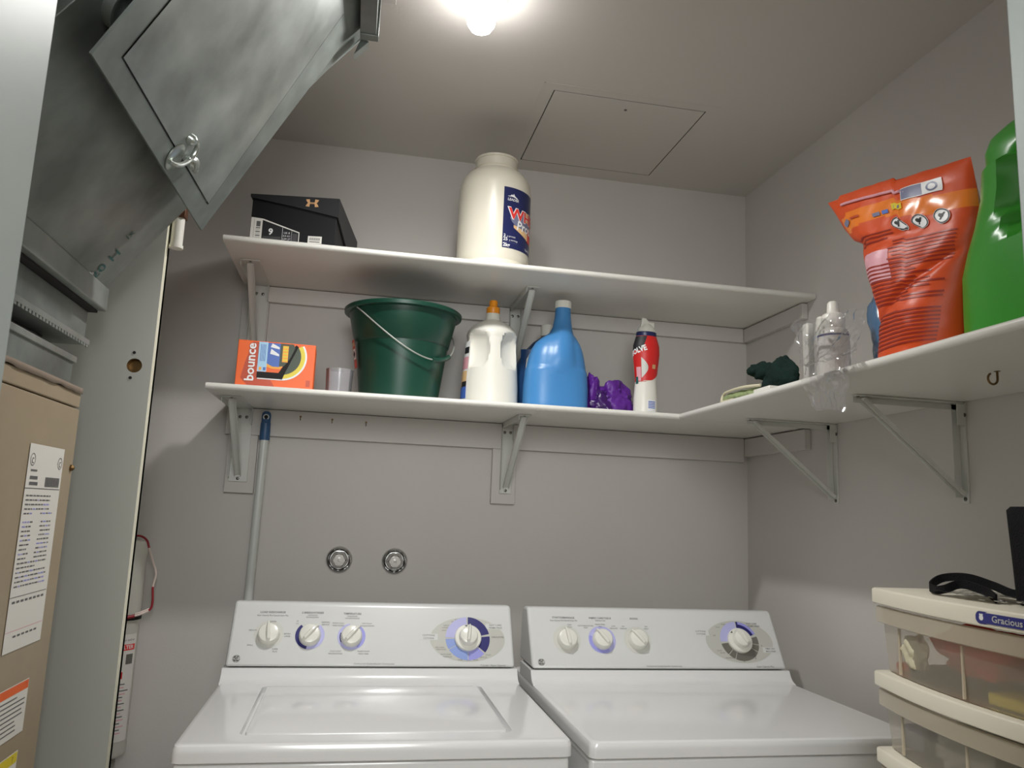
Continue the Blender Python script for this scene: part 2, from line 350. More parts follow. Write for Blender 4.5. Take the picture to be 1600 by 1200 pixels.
def bracket(label, loc, rz, wide=0.036):
    """arm along local -y, upright down the wall, diagonal brace"""
    b = thing('shelf_bracket', label, 'bracket', loc, rz, 'white folding shelf brackets')
    w2 = wide / 2
    m = MB().box((-w2, -0.004, -0.212), (w2, 0, -0.002), BRACK); m.box((-w2, -0.022, -0.20), (-w2 + 0.002, -0.004, -0.004), BRACK)
    m.box((w2 - 0.002, -0.022, -0.05), (w2, -0.004, -0.004), BRACK)
    m.build('upright', b, 0.0008)
    m = MB().box((-w2, -0.255, -0.0035), (w2, -0.004, -0.0005), BRACK); m.box((-w2, -0.252, -0.016), (-w2 + 0.002, -0.004, -0.0035), BRACK)
    m.build('arm', b, 0.0008)
    p0 = Vector((0, -0.236, -0.006)); p1 = Vector((0, -0.008, -0.192)); d = (p1 - p0).normalized(); n = Vector((0, -d.z, d.y))
    Tm = frame(p0, (1, 0, 0), d)
    L = (p1 - p0).length; m = MB()
    m.box((-0.009, 0, -0.001), (0.009, L, 0.001), BRACK, Tm); m.box((-0.009, 0, -0.008), (-0.0075, L, 0.001), BRACK, Tm); m.box((0.0075, 0, -0.008), (0.009, L, 0.001), BRACK, Tm)
    m.build('brace', b, 0.0006)
    for x, z in ((-0.009, -0.028), (0.009, -0.028), (0.0, -0.203)):
        MB().lathe([(0.0045, 0), (0.0045, 0.0012), (0.002, 0.0022), (0.0002, 0.0022)], SCREW, frame((x, -0.004, z), (1, 0, 0), (0, 0, 1)), n=12, caps=(True, True)).build('screw', b)
    MB().lathe([(0.0035, 0), (0.0035, 0.001), (0.0002, 0.002)], SCREW, frame((0, -0.246, -0.0035), (1, 0, 0), (0, -1, 0)), n=12).build('screw', b)
    return b
bracket('white bracket under left end of upper back shelf', (-0.045, -0.020, ZU), 0, 0.05)
bracket('white bracket under middle of upper back shelf, behind blue bottle', (0.722, -0.020, ZU), 0)
bracket('white bracket under left end of lower back shelf, beside mop pole', (-0.058, -0.020, ZL), 0, 0.05)
bracket('white bracket under middle of lower back shelf', (0.713, -0.020, ZL), 0)
bracket('white bracket under right wall shelf, nearer the room corner', (XR, -0.488, ZL), -pi / 2, 0.018)
bracket('white bracket under right wall shelf, farther from the room corner', (XR, -0.943, ZL), -pi / 2, 0.018)
def cup_hook(label, loc, rz=0, big=1.0, hang=False, group=None):
    R = 0.0055 * big
    pts = [(0, 0, 0), (0, -0.008 * big, 0)] + [(0, -0.008 * big - R * sin(a), -R + R * cos(a)) for a in [pi * 1.35 * i / 12 for i in range(1, 13)]]
    m = MB()
    if hang: T0 = Matrix.Rotation(rz, 4, 'Z') @ Matrix(((1, 0, 0, 0), (0, 0, -1, 0), (0, 1, 0, 0), (0, 0, 0, 1)))
    else: T0 = Matrix.Rotation(rz, 4, 'Z')
    m.tube(pts, 0.0011 * big, BRASS, 8, T0); m.lathe([(0.003 * big, 0), (0.003 * big, 0.0008)], BRASS, T0 @ frame((0, 0, 0), (1, 0, 0), (0, 0, 1)), 12)
    o = m.build('cup_hook'); o.location = loc; return tag(o, label, 'hook', group)
cup_hook('leftmost of three small brass hooks under lower shelf', (0.100, -0.0195, 1.568))
cup_hook('middle of three small brass hooks under lower shelf', (0.190, -0.0195, 1.565))
cup_hook('rightmost of three small brass hooks under lower shelf', (0.288, -0.0195, 1.563))
cup_hook('brass hook screwed into underside of right wall shelf', (1.316, -1.254, ZL), rz=pi / 2, big=1.7, hang=True)

# ------------------------------------------------------------------ washer and dryer
W = 0.686
YFr, YB = -0.9265, -0.445
CA = Vector((0, -0.4218, 0.945)); CB = Vector((0, -0.3426, 1.0732))
def appliance(name, label, cat, x0, dy, lid, feet=True):
    t = thing(name, label, cat, (x0, dy, 0))
    MB().box((0.003, YFr + 0.012, 0.03), (W - 0.003, -0.22, 0.885), WHITE).build('body', t, 0.008, 3)
    MB().box((0.06, YFr + 0.05, 0.0), (W - 0.06, -0.26, 0.031), DARK).build('base', t)
    d = MB(); zt = 0.916
    L = []
    for ins, z in ((0.004, 0.8855), (0.0, 0.888), (0, 0.902), (0.0008, 0.9085), (0.003, 0.9135), (0.007, zt - 0.0004), (0.010, zt)):
        L.append([(x, y, z) for x, y in rrect(ins, YFr + ins, W - ins, -0.22 - ins, 0.014, 5)])
    d.loops(L, WHITE, cap0=True, cap1=False)
    if lid:
        hole = [(x, y) for x, y in rrect(0.099, -0.868, 0.587, -0.478, 0.016, 5)]
        d.holed(L[-1], [(x, y, zt) for x, y in hole], WHITE)
        h2 = [(x, y, zt - 0.013) for x, y in hole]
        d.loops([[(x, y, zt) for x, y in hole], h2], WHITE, cap0=False, cap1=False, smooth=False); d.poly(h2, WHITE)
    else: d.poly(L[-1], WHITE)
    # riser curving up to the console
    rp = [(-0.455, zt - 0.002), (-0.452, zt + 0.0003), (-0.444, 0.9185), (-0.436, 0.9235), (-0.429, 0.932), (-0.4232, 0.9435), (-0.30, 0.9435), (-0.30, zt - 0.002)]
    nseg = []
    for x, ins in ((0.004, 0.004), (0.001 + 0.0, 0.0015), (0.008, 0)):
        pass
    d.prism(rp, 0.0015, W - 0.0015, WHITE, smooth=True)
    d.build('deck', t)
    cp = [(CA.y, CA.z), (-0.425, 0.9475), (CB.y - 0.0005, CB.z - 0.001), (-0.3400, 1.0775), (-0.3350, 1.0805), (-0.328, 1.0815), (-0.300, 1.080), (-0.283, 1.074), (-0.275, 1.06), (-0.270, 0.9455)]
    cp = [(CA.y + 0.0012 * 0.618, CA.z + 0.0012)] + cp[2:]
    con = MB().prism(cp, 0.006, W - 0.006, CONS, smooth=True).build('console', t, 0.007, 3)
    MB().box((0.012, -0.40, 0.9435), (W - 0.012, -0.29, 0.9456), DARK).build('seam', t)
    if lid:
        l = MB(); L = []
        for ins, z in ((0, zt - 0.013), (0, zt - 0.002), (0.0015, zt + 0.0006), (0.004, zt + 0.0014)):
            L.append([(x, y, z) for x, y in rrect(0.108 + ins, -0.862 + ins, 0.578 - ins, -0.481 - ins, 0.012, 5)])
        l.loops(L, WHITE); l.build('lid', t)
    return t, con
FT = frame((0, CA.y, CA.z), (1, 0, 0), (CB - CA))       # console face, z outwards
def knob(t, u, v, rot, r=0.024, h=0.021):
    T = FT @ Matrix.Translation((u, v, 0.0004)) @ Matrix.Rotation(rot, 4, 'Z')
    m = MB().lathe([(r + 0.002, 0), (r + 0.0015, 0.004), (r, h * 0.62), (r - 0.002, h * 0.78), (r - 0.006, h * 0.84), (0.0002, h * 0.86)], KNOB, T, 36)
    # tapered finger grip reaching past the rim at its pointer end
    L = []
    for s, wd, hh in ((-r * 0.98, 0.0035, h * 0.70), (-r * 0.7, 0.005, h * 1.12), (0, 0.0055, h * 1.25), (r * 0.7, 0.0045, h * 1.2), (r * 1.12, 0.0025, h * 0.95)):
        L.append([(-wd, s, h * 0.3), (wd, s, h * 0.3), (wd * 0.75, s, hh * 0.93), (wd * 0.35, s, hh), (-wd * 0.35, s, hh), (-wd * 0.75, s, hh * 0.93)])
    m.loops(L, KNOB, T)
    return m
def logo(m, u, v, r=0.0085):
    m.ring(0, r, 0, 2 * pi, INKD, FT, 0.0006, u, v, 28); m.ring(r * 0.80, r * 0.87, 0, 2 * pi, HALO, FT, 0.0007, u, v, 28)
    for k in range(4):
        a = k * pi / 2 + pi / 4; m.ring(r * 0.15, r * 0.25, 0, 2 * pi, HALO, FT, 0.0007, u + r * 0.72 * cos(a - pi / 4), v + r * 0.72 * sin(a - pi / 4), 8)
    m.text('GE', u, v, r * 1.15, HALO, FT, 0.0008, shear=0.35, bold=0.015)
def sect(m, u, v, r0, r1, d0, d1, mt, z=0.0007):   # degrees clockwise from the top
    m.ring(r0, r1, radians(90 - d1), radians(90 - d0), mt, FT, z, u, v, 16)
# --- washer
tw, con = appliance('washing_machine', 'white top-loading washing machine on the left, lid closed', 'washing machine', 0, 0, True)
g = MB(); logo(g, 0.029, 0.020)
g.text('LOAD SIZE/CHARGE', 0.097, 0.1335, 0.0068, INK, FT, 0.0006, bold=0.01, sx=0.95); g.text('Super Capacity Plus/Capacité Super Plus', 0.097, 0.1255, 0.0052, INK, FT, 0.0006, shear=0.3, sx=0.85)
g.text('2 SPEEDS/VITESSES', 0.190, 0.1335, 0.0068, INK, FT, 0.0006, bold=0.01, sx=0.95); g.text('AGITATION', 0.190, 0.127, 0.0042, INK, FT, 0.0006); g.text('ESSORAGE/SPIN', 0.190, 0.122, 0.0042, INK, FT, 0.0006)
g.text('TEMPERATURE', 0.284, 0.1325, 0.0068, INK, FT, 0.0006, bold=0.01, sx=0.95); g.text('WASH/RINSE', 0.284, 0.126, 0.0042, INK, FT, 0.0006); g.text('LAVAGE/RINÇAGE', 0.284, 0.121, 0.0042, INK, FT, 0.0006)
g.ring(0.0, 0.034, 0, 2 * pi, HALO, FT, 0.0004, 0.094, 0.079)
for tx, u, v in (('LARGE', 0.100, 0.110), ('MEDIUM', 0.056, 0.088), ('SMALL', 0.055, 0.052), ('EXTRA', 0.136, 0.080), ('LARGE', 0.136, 0.074), ('SUPER', 0.112, 0.043), ('PLUS', 0.112, 0.037)):
    g.text(tx, u, v, 0.0048, INK, FT, 0.0006)
sect(g, 0.188, 0.077, 0.020, 0.034, 190, 320, NAVY); sect(g, 0.188, 0.077, 0.020, 0.034, 40, 190, LILAC)
for tx, u, v in (('HI', 0.156, 0.112), ('LO', 0.156, 0.106), ('NORMAL', 0.222, 0.110), ('GENTLE', 0.222, 0.104)): g.text(tx, u, v, 0.0048, INK, FT, 0.0006)
sect(g, 0.285, 0.075, 0.020, 0.033, 40, 150, PERI); sect(g, 0.285, 0.075, 0.020, 0.033, 150, 350, LILAC); sect(g, 0.285, 0.075, 0.020, 0.028, 240, 290, NAVY, 0.0009)
for tx, u, v in (('WARM COLD', 0.252, 0.108), ('TIEDE FROIDE', 0.252, 0.102), ('HOT COLD', 0.320, 0.108), ('CHAUDE FROIDE', 0.320, 0.102), ('COLD COLD', 0.250, 0.039), ('FROIDE FROIDE', 0.250, 0.033), ('WARM WARM', 0.315, 0.039), ('TIEDE TIEDE', 0.315, 0.033)):
    g.text(tx, u, v, 0.0045, INK, FT, 0.0006)
U, V = 0.566, 0.0735
g.ring(0, 0.056, 0, 2 * pi, OVAL, FT, 0.0004, U, V + -0.002, 48, e=1.66)
for d0, d1, mt in ((2, 78, NAVY), (84, 130, NAVY), (134, 180, PERI), (182, 238, SKY), (240, 268, SKY), (272, 358, LILAC)): sect(g, U, V, 0.033, 0.0565 * 0.9 + 0.004, d0, d1, mt)
g.rect(0.446, 0.069, 0.492, 0.084, CONS, FT, 0.0005); g.text('COTTONS', 0.470, 0.080, 0.0062, INK, FT, 0.0006, bold=0.01); g.text('COTONS', 0.470, 0.0725, 0.0062, INK, FT, 0.0006, bold=0.01)
g.rect(0.612, 0.098, 0.662, 0.112, CONS, FT, 0.0005); g.text('EASY CARE', 0.637, 0.108, 0.0062, INK, FT, 0.0006, bold=0.01); g.text('PERMA PRESS', 0.637, 0.101, 0.0062, INK, FT, 0.0006, bold=0.01, sx=0.9)
g.text('DELICATES', 0.641, 0.077, 0.0062, INK, FT, 0.0006, bold=0.01)
for tx, u, v in (('REGULAR', 0.545, 0.121), ('NORMAL', 0.535, 0.116), ('OFF', 0.576, 0.121), ('ARRET', 0.590, 0.117), ('HEAVY', 0.514, 0.106), ('INTENSIF', 0.512, 0.100), ('LIGHT', 0.508, 0.093), ('PRE-WASH', 0.497, 0.050), ('PRELAVAGE', 0.500, 0.045), ('AUTO SOAK', 0.512, 0.033), ('TREMPAGE', 0.515, 0.027), ('RINSE', 0.546, 0.0195), ('SPIN', 0.566, 0.0185), ('RINSE', 0.584, 0.0195), ('GENTLE', 0.603, 0.026), ('DOUX', 0.615, 0.032)):
    g.text(tx, u, v, 0.0045, INK, FT, 0.0006)
g.text('Commercial Quality/Qualité Commerciale', 0.341, 0.009, 0.0055, INK, FT, 0.0006, shear=0.3); g.text('7 Cycles / Super Capacity', 0.625, 0.0065, 0.006, INK, FT, 0.0006, shear=0.3)
g.build('printed_markings', con)
for u, v, a in ((0.094, 0.077, 0.1), (0.188, 0.076, -0.72), (0.285, 0.0745, -0.72)): knob(tw, u, v, a).build('knob', tw)
def dial(t, u, v, a):
    m = MB().lathe([(0.033, 0.0004), (0.033, 0.007), (0.031, 0.0095), (0.025, 0.010)], KNOB, FT @ Matrix.Translation((u, v, 0)), 44)
    k = knob(t, u, v, a, 0.0225, 0.030)
    o = len(m.v)
    for i, vv in enumerate(k.v): m.v.append(vv)
    for f, mi in zip(k.f, k.mi): m.f.append([i + o for i in f]); m.mi.append(m.m(KNOB)); m.sm.append(True)
    m.add([(-0.004, 0.0305, 0.0100), (0.004, 0.0305, 0.0100), (0, 0.025, 0.0104)][::-1], [(0, 1, 2)], INK, FT @ Matrix.Translation((u, v, 0)) @ Matrix.Rotation(a + 0.25, 4, 'Z'))
    return m.build('dial_knob', t)
dial(tw, U, V, -0.12)
# --- dryer
td, con = appliance('clothes_dryer', 'white clothes dryer to the right of the washing machine', 'dryer', 0.7137, -0.0148, False)
g = MB(); logo(g, 0.030, 0.018)
g.text('START/DEMARRAGE', 0.098, 0.1330, 0.0068, INK, FT, 0.0006, bold=0.01, sx=0.95); g.text('Super Capacity Plus/Capacité Super Plus', 0.098, 0.1255, 0.0052, INK, FT, 0.0006, shear=0.3, sx=0.85)
g.text('FABRIC CARE/TISSUS', 0.195, 0.1330, 0.0068, INK, FT, 0.0006, bold=0.01, sx=0.95); g.text('TEMPERATURE', 0.195, 0.126, 0.0042, INK, FT, 0.0006); g.text('SIGNAL', 0.287, 0.1330, 0.0068, INK, FT, 0.0006, bold=0.01)
for u, mt in ((0.101, OVAL), (0.193, PERI), (0.287, OVAL)):
    g.ring(0, 0.036, 0, 2 * pi, HALO if mt is OVAL else LILAC, FT, 0.0004, u, 0.076)
sect(g, 0.193, 0.076, 0.024, 0.034, 150, 290, PERI)
for tx, u, v in (('PUSH', 0.112, 0.114), ('START', 0.112, 0.108), ('COTTONS/COTONS', 0.154, 0.112), ('HIGH', 0.154, 0.107), ('PERMA PRESS', 0.193, 0.116), ('MED', 0.193, 0.110), ('LOW', 0.228, 0.112), ('DELICATE', 0.228, 0.106), ('ON', 0.254, 0.112), ('MARCHE', 0.254, 0.106), ('OFF', 0.316, 0.112), ('ARRET', 0.316, 0.106)):
    g.text(tx, u, v, 0.0045, INK, FT, 0.0006)
U, V = 0.567, 0.076
g.ring(0, 0.057, 0, 2 * pi, OVAL, FT, 0.0004, U, V - 0.001, 48, e=1.64)
for d0, d1, mt in ((2, 20, NAVY), (20, 68, NAVY), (76, 100, GREYP), (102, 122, GREYP), (124, 205, GREYP), (207, 226, GREYP), (228, 262, GREYP), (268, 359, LILAC)): sect(g, U, V, 0.033, 0.053, d0, d1, mt)
sect(g, U, V, 0.046, 0.053, 8, 68, PERI, 0.0009)
g.rect(0.443, 0.090, 0.486, 0.105, CONS, FT, 0.0005); g.text('COTTONS', 0.464, 0.101, 0.006, INK, FT, 0.0006, bold=0.01); g.text('COTONS', 0.464, 0.094, 0.006, INK, FT, 0.0006, bold=0.01)
g.text('EASY CARE', 0.614, 0.124, 0.006, INK, FT, 0.0006, bold=0.01); g.text('PERMA PRESS', 0.618, 0.117, 0.006, INK, FT, 0.0006, bold=0.01)
g.rect(0.627, 0.046, 0.668, 0.060, CONS, FT, 0.0005); g.text('TIMED DRY', 0.648, 0.056, 0.0055, INK, FT, 0.0006, bold=0.01); g.text('MINUTERIE', 0.648, 0.049, 0.0055, INK, FT, 0.0006, bold=0.01)
for tx, u, v in (('MORE', 0.533, 0.121), ('PLUS', 0.515, 0.113), ('OFF', 0.500, 0.090), ('MORE', 0.580, 0.124), ('DAMP', 0.602, 0.112), ('FLUFF', 0.505, 0.050), ('DUVET', 0.512, 0.044), ('DEWRINKLE', 0.530, 0.031), ('60', 0.566, 0.022), ('40', 0.600, 0.030), ('20', 0.626, 0.064)):
    g.text(tx, u, v, 0.0045, INK, FT, 0.0006)
g.text('Commercial Quality/Qualité Commerciale', 0.345, 0.009, 0.0055, INK, FT, 0.0006, shear=0.3); g.text('Super Capacity Plus', 0.620, 0.009, 0.006, INK, FT, 0.0006, shear=0.3)
g.build('printed_markings', con)
for u, v, a in ((0.101, 0.075, 0.15), (0.193, 0.0755, 0.65), (0.287, 0.0755, 0.7)): knob(td, u, v, a).build('knob', td)
dial(td, U, V, 0.55)

# ------------------------------------------------------------------ water valves
def valve(label, x, letter):
    T = frame((x, 0, 1.164), (1, 0, 0), (0, 0, 1)); t = thing('water_valve', label, 'valve', (0, 0, 0))
    MB().lathe([(0.0370, 0), (0.0375, 0.004), (0.035, 0.009), (0.031, 0.011), (0.028, 0.008), (0.0265, 0.004)], CHROME, T, 40).build('escutcheon', t)
    rf = lambda a, z: 1 + (0.05 * cos(6 * a) if z < 0.034 else 0)
    MB().lathe([(0.020, 0.003), (0.024, 0.006), (0.0245, 0.018), (0.022, 0.028), (0.0185, 0.032), (0.0165, 0.0345), (0.0155, 0.033)], CHROME, T, 48, rf=rf).build('handle', t)
    m = MB().lathe([(0.015, 0.030), (0.0148, 0.0345), (0.013, 0.0358), (0.0002, 0.0362)], PORC, T, 32)
    m.text(letter, 0, 0, 0.012, GREYP, T, 0.0366); m.build('cap', t)
valve('left chrome water valve with round white centre on back wall', 0.239, 'C')
valve('right chrome water valve with round white centre on back wall', 0.397, 'H')

# ------------------------------------------------------------------ mop pole
t = thing('mop_pole', 'white pole with a blue hanging grip leaning on the back wall', 'pole', (0, 0, 0))
pa = Vector((0.006, -0.034, 1.493)); pb = Vector((-0.010, -0.034, 0.002)); dr = (pa - pb).normalized()
MB().cyl(pb, pa, 0.0118, POLEW, 24).build('pole', t)
Tg = frame(pa, (1, 0, 0), (0, 1, 0))
m = MB(); L = []
for z, rx, ry in ((0, 0.0135, 0.0135), (0.002, 0.0145, 0.0140), (0.048, 0.0138, 0.0135), (0.052, 0.0125, 0.009), (0.070, 0.0130, 0.006), (0.078, 0.0115, 0.005), (0.083, 0.006, 0.003)):
    L.append([(rx * cos(a), ry * sin(a), z) for a in [2 * pi * j / 24 for j in range(24)]])
m.loops(L, POLEB, Tg); m.build('grip', t)
m = MB(); m.lathe([(0.0055, -0.0015), (0.0055, 0.0015)], DARK, frame(pa + Vector((0, -0.0068, 0.066)), (1, 0, 0), (0, 0, 1)), 16); m.lathe([(0.0085, -0.001), (0.0085, 0.001)], POLEW, frame(pa + Vector((0, -0.0062, 0.066)), (1, 0, 0), (0, 0, 1)), 20)
m.build('hanging_eye', t)

# ------------------------------------------------------------------ wall canister
t = thing('wall_canister', 'tall white cylinder canister with red and white cord on back wall', 'canister', (-0.322, -0.0, 0))
T0 = Matrix.Translation((0, -0.060, 0))
MB().lathe([(0.001, 0.66), (0.050, 0.66), (0.0545, 0.668), (0.0545, 1.165), (0.0552, 1.166), (0.0552, 1.196), (0.052, 1.203), (0.001, 1.205)], WHITEP, T0, 40).build('cylinder', t)
m = MB()
Rl = 0.0551
def wrapz(x, z, r=Rl): a = x / 0.055; return (r * sin(a), -0.060 - r * cos(a), z)
for z0, z1, mt, x0, x1 in ((0.70, 0.965, PAPER, -0.06, 0.075), ):
    m.rect(x0, z0, x1, z1, mt, nx=20, ny=1)
k0 = len(m.v); m.rect(-0.05, 0.925, 0.07, 0.940, REDL, z=0.0003, nx=20); m.text('FILTER', 0.045, 0.9325, 0.013, WHT, z=0.0006, bold=0.02); m.text('water and air', 0.045, 0.951, 0.008, INK, z=0.0006)
for i in range(16): m.rect(0.0, 0.72 + i * 0.008, 0.045 + 0.02 * random.random(), 0.7225 + i * 0.008, INK if i % 2 else PINK, z=0.0004, nx=8)
m.rect(0.015, 0.885, 0.035, 0.915, MBLUE, z=0.0004, nx=4); m.rect(0.045, 0.89, 0.066, 0.915, GREYP, z=0.0004, nx=4); m.rect(0.02, 0.855, 0.04, 0.872, RED, z=0.0004, nx=4)
m.map(lambda v: wrapz(v.x, v.y, Rl + 0.0003 + v.z)); m.build('label', t)
cordp = [(0.0, -0.06, 1.208), (0.03, -0.065, 1.216), (0.052, -0.07, 1.206), (0.062, -0.075, 1.185), (0.074, -0.078, 1.155), (0.087, -0.08, 1.120), (0.083, -0.08, 1.085), (0.086, -0.08, 1.050), (0.083, -0.08, 1.028), (0.068, -0.09, 1.018), (0.05, -0.102, 1.012), (0.02, -0.120, 1.008), (-0.02, -0.121, 1.006)]
def smoothpath(P, n=6):
    P = [Vector(p) for p in P]; out = []
    for i in range(len(P) - 1):
        a = P[max(i - 1, 0)]; b = P[i]; c = P[i + 1]; d = P[min(i + 2, len(P) - 1)]
        for k in range(n):
            s = k / n; out.append(0.5 * ((2 * b) + (c - a) * s + (2 * a - 5 * b + 4 * c - d) * s * s + (-a + 3 * b - 3 * c + d) * s ** 3))
    return out + [P[-1]]
sp = smoothpath(cordp); q = len(sp)
m = MB(); m.tube(sp[:q // 4 + 1], 0.0028, CORDR, 8); m.tube(sp[q // 4:q // 2 + 1], 0.0028, CORDW, 8); m.tube(sp[q // 2:q * 3 // 4 - 3], 0.0030, CORDR, 8); m.tube(sp[q * 3 // 4 - 4:q - 12], 0.0028, CORDW, 8)
m.tube([p + Vector((0, 0.003, 0.005)) for p in sp[q * 3 // 4 - 4:q - 12]], 0.0022, CORDW, 8); m.tube(sp[q - 13:], 0.0045, CORDR, 8)
m.build('cord', t)
MB().lathe([(0.0552, 1.0), (0.0575, 1.0), (0.0575, 1.014), (0.0552, 1.014)], DARK, T0, 40, caps=(False, False)).build('strap', t)
MB().box((-0.02, -0.012, 0.98), (0.02, -0.0005, 1.04), DARK).build('wall_mount', t)

# ------------------------------------------------------------------ furnace, plenum, duct
FX = -0.220; FY0, FY1 = -1.50, -0.870
t = thing('furnace', 'beige furnace cabinet at the left with white rating labels', 'furnace', (0, 0, 0))
MB().box((-0.80, FY0, 0.0), (FX, FY1, 1.466), BEIGE).build('cabinet', t, 0.002)
MB().box((-0.80, FY0, 1.4685), (FX - 0.001, FY1 - 0.0, 1.495), BEIGE).build('top_panel', t, 0.002)
TFx = frame((FX, FY1, 0), (0, 1, 0), (0, 0, 1))   # local x = +y, y = z, normal +x
g = MB()
def FQ(y0, z0, y1, z1, mt, z=0.0012): g.rect(y0 - FY1, z0, y1 - FY1, z1, mt, TFx, z)
FQ(-1.068, 1.082, -0.922, 1.392, PAPER)
FQ(-1.068, 1.3235, -0.925, 1.3248, INK, 0.0015); FQ(-1.068, 1.162, -0.925, 1.163, INK, 0.0015); FQ(-1.068, 1.112, -0.925, 1.1128, PINK, 0.0015)
for yy, zz in ((-1.052, 1.368), (-0.937, 1.367)):
    g.ring(0.0085, 0.0098, 0, 2 * pi, INK, TFx, 0.0016, yy - FY1, zz, 20); g.text('c', yy - FY1, zz, 0.02, INK, TFx, 0.0016)
for i in range(26):
    yy = -0.992 + i * 0.0024; FQ(yy, 1.3275, yy + (0.0012 if i % 3 else 0.0018), 1.343, INK, 0.0016)
FQ(-1.055, 1.329, -1.022, 1.334, INK, 0.0016); FQ(-1.055, 1.338, -1.025, 1.343, INK, 0.0016); FQ(-1.055, 1.350, -1.030, 1.353, INK, 0.0016)
random.seed(3)
zz = 1.312
while zz > 1.175:
    yy = -1.060; end = random.choice((-0.99, -0.96, -0.94, -0.945)) if zz > 1.285 or zz < 1.215 else -0.945
    while yy < end:
        L_ = random.uniform(0.004, 0.014)
        if zz > 1.285 or zz < 1.215 or yy < -1.03 or yy > -1.0: FQ(yy, zz, min(yy + L_, end), zz + 0.0022, INK if random.random() < 0.8 else PERI, 0.0015)
        yy += L_ + 0.0025
    zz -= 0.0068 if not 1.28 < zz < 1.29 else 0.013
for i in range(8): FQ(-1.058 + i * 0.016, 1.153, -1.047 + i * 0.016, 1.1565, INK, 0.0015)
for i in range(6): FQ(-1.038 + i * 0.016, 1.102, -1.027 + i * 0.016, 1.105, INK, 0.0015)
FQ(-1.068, 0.948, -0.947, 1.028, PAPER); FQ(-1.066, 1.0135, -0.9485, 1.0265, ORANGE, 0.0015)
g.text('!', -0.958 - FY1, 1.020, 0.012, RED, TFx, 0.0018)
for i in range(8):
    e = random.uniform(-0.99, -0.953); FQ(-1.063, 1.006 - i * 0.007, e, 1.0078 - i * 0.007, INK, 0.0016)
FQ(-1.08, 0.80, -0.955, 0.922, PAPER); FQ(-1.079, 0.905, -0.957, 0.9205, YEL, 0.0015); g.text('?', -0.975 - FY1, 0.912, 0.014, INKD, TFx, 0.0018)
g.build('rating_labels', t)
MB().lathe([(0.006, 0), (0.006, 0.003), (0.003, 0.006), (0.0002, 0.006)], BRASS, frame((FX, -0.880, 1.363), (0, 1, 0), (0, 0, 1)), 6).build('screw', t)
# plenum
TAPE = mat('sealing_tape_grey', (156, 140, 126), 0.6); PLIN = mat('plenum_liner', (98, 88, 92), 0.9)
t = thing('sheet_metal_plenum', 'galvanised sheet metal plenum sections stacked on the furnace', 'plenum', (0, 0, 0))
MB().box((-0.78, FY0 + 0.01, 1.4955), (-0.236, -0.885, 1.556), GALV).build('lower_section', t, 0.001)
MB().box((-0.785, FY0 + 0.008, 1.547), (-0.232, -0.880, 1.558), GALV3).build('lower_flange', t, 0.001)
m = MB().box((-0.76, FY0 + 0.03, 1.556), (-0.275, -0.93, 1.605), DARK); m.build('gap_liner', t)
m = MB().box((-0.78, FY0 + 0.01, 1.588), (-0.226, -0.874, 1.643), GALV); m.build('middle_section', t, 0.001)
m = MB().box((-0.785, FY0 + 0.006, 1.583), (-0.219, -0.868, 1.592), GALV3)
for i in range(46):
    y = -1.49 + i * 0.0135; m.box((-0.2215, y, 1.578), (-0.2193, y + 0.008, 1.5842), GALV3)
m.build('crimped_flange', t)
random.seed(5)
tp = MB(); pr = []
n = 40
for i in range(n + 1):
    y = -1.498 + (0.625) * i / n; pr.append((y, 1.4975 - 0.004 + 0.004 * noise.noise(Vector((y * 25, 0, 0)))))
vs = [(-0.2185, y, z) for y, z in pr] + [(-0.2185, y, 1.503) for y, z in pr]
tp.add(vs, [(i, i + 1, n + 2 + i, n + 1 + i) for i in range(n)], TAPE); tp.map(lambda v: v)
tp.add([(-0.2185, y, 1.503) for y, z in pr] + [(-0.2355, y, 1.505) for y, z in pr], [(i, i + 1, n + 2 + i, n + 1 + i) for i in range(n)], TAPE)
tp.build('sealing_tape', t, solid=0.0015)
# insulation lining poking out of the gap
m = MB(); n = 24
m.rect(-1.46, 1.559, -0.95, 1.575, PLIN, nx=n, ny=3)
m.map(lambda v: (-0.262 + 0.012 * noise.noise(Vector((v.x * 9, v.y * 40, 1))), v.x, v.y)); m.build('liner_cloth', t)
# sloping duct
A0 = Vector((-0.205, FY1, 1.688)); A1 = Vector((0.214, FY1, 2.256))
t = thing('sheet_metal_duct', 'big galvanised duct sloping up from the furnace to the ceiling', 'duct', (0, 0, 0))
ap = [(A0.x, A0.z), (A1.x, A1.z), (A1.x, H - 0.003), (-0.80, H - 0.003), (-0.80, A0.z)]
MB().prism(ap, FY0, FY1, GALV, axis='y').build('duct_body', t, 0.001)
# folded drive seam at the foot
MB().box((-0.79, FY0 - 0.004, 1.648), (-0.198, FY1 + 0.006, 1.690), GALV3).build('seam_band', t, 0.002)
MB().box((-0.79, FY0, 1.6435), (-0.212, FY1 + 0.001, 1.6485), DARK).build('seam_gap', t)
TA = frame(A0, (0, -1, 0), (A1 - A0))      # x toward camera, y up the slope
TAn = frame(A0, (0, -1, 0), (A1 - A0)) 
nz = (TA.to_3x3() @ Vector((0, 0, 1)))
sg = 1 if nz.x > 0 else -1      # outwards is down-right
TE = frame(A0, (0, 1, 0), (A1 - A0)); eo = (TE.to_3x3() @ Vector((0, 0, 1)))
TX = TE if eo.x > 0 else TA     # frame whose z faces out
fl = 1 if TX is TE else -1      # sign to turn "toward camera" distance into local x
g = MB()
g.text('20 H', -0.075 * fl, 0.033, 0.034, TEAL, TX @ Matrix.Rotation(pi / 2, 4, 'Z') if False else TX, 0.0015, rot=pi / 2, bold=0.01)
g.build('marker_writing', t)
g = MB(); g.text('ix', -0.093 * fl, 0.098, 0.026, TEAL, TX, 0.0015, rot=pi / 2)
g.build('marker_writing', t)
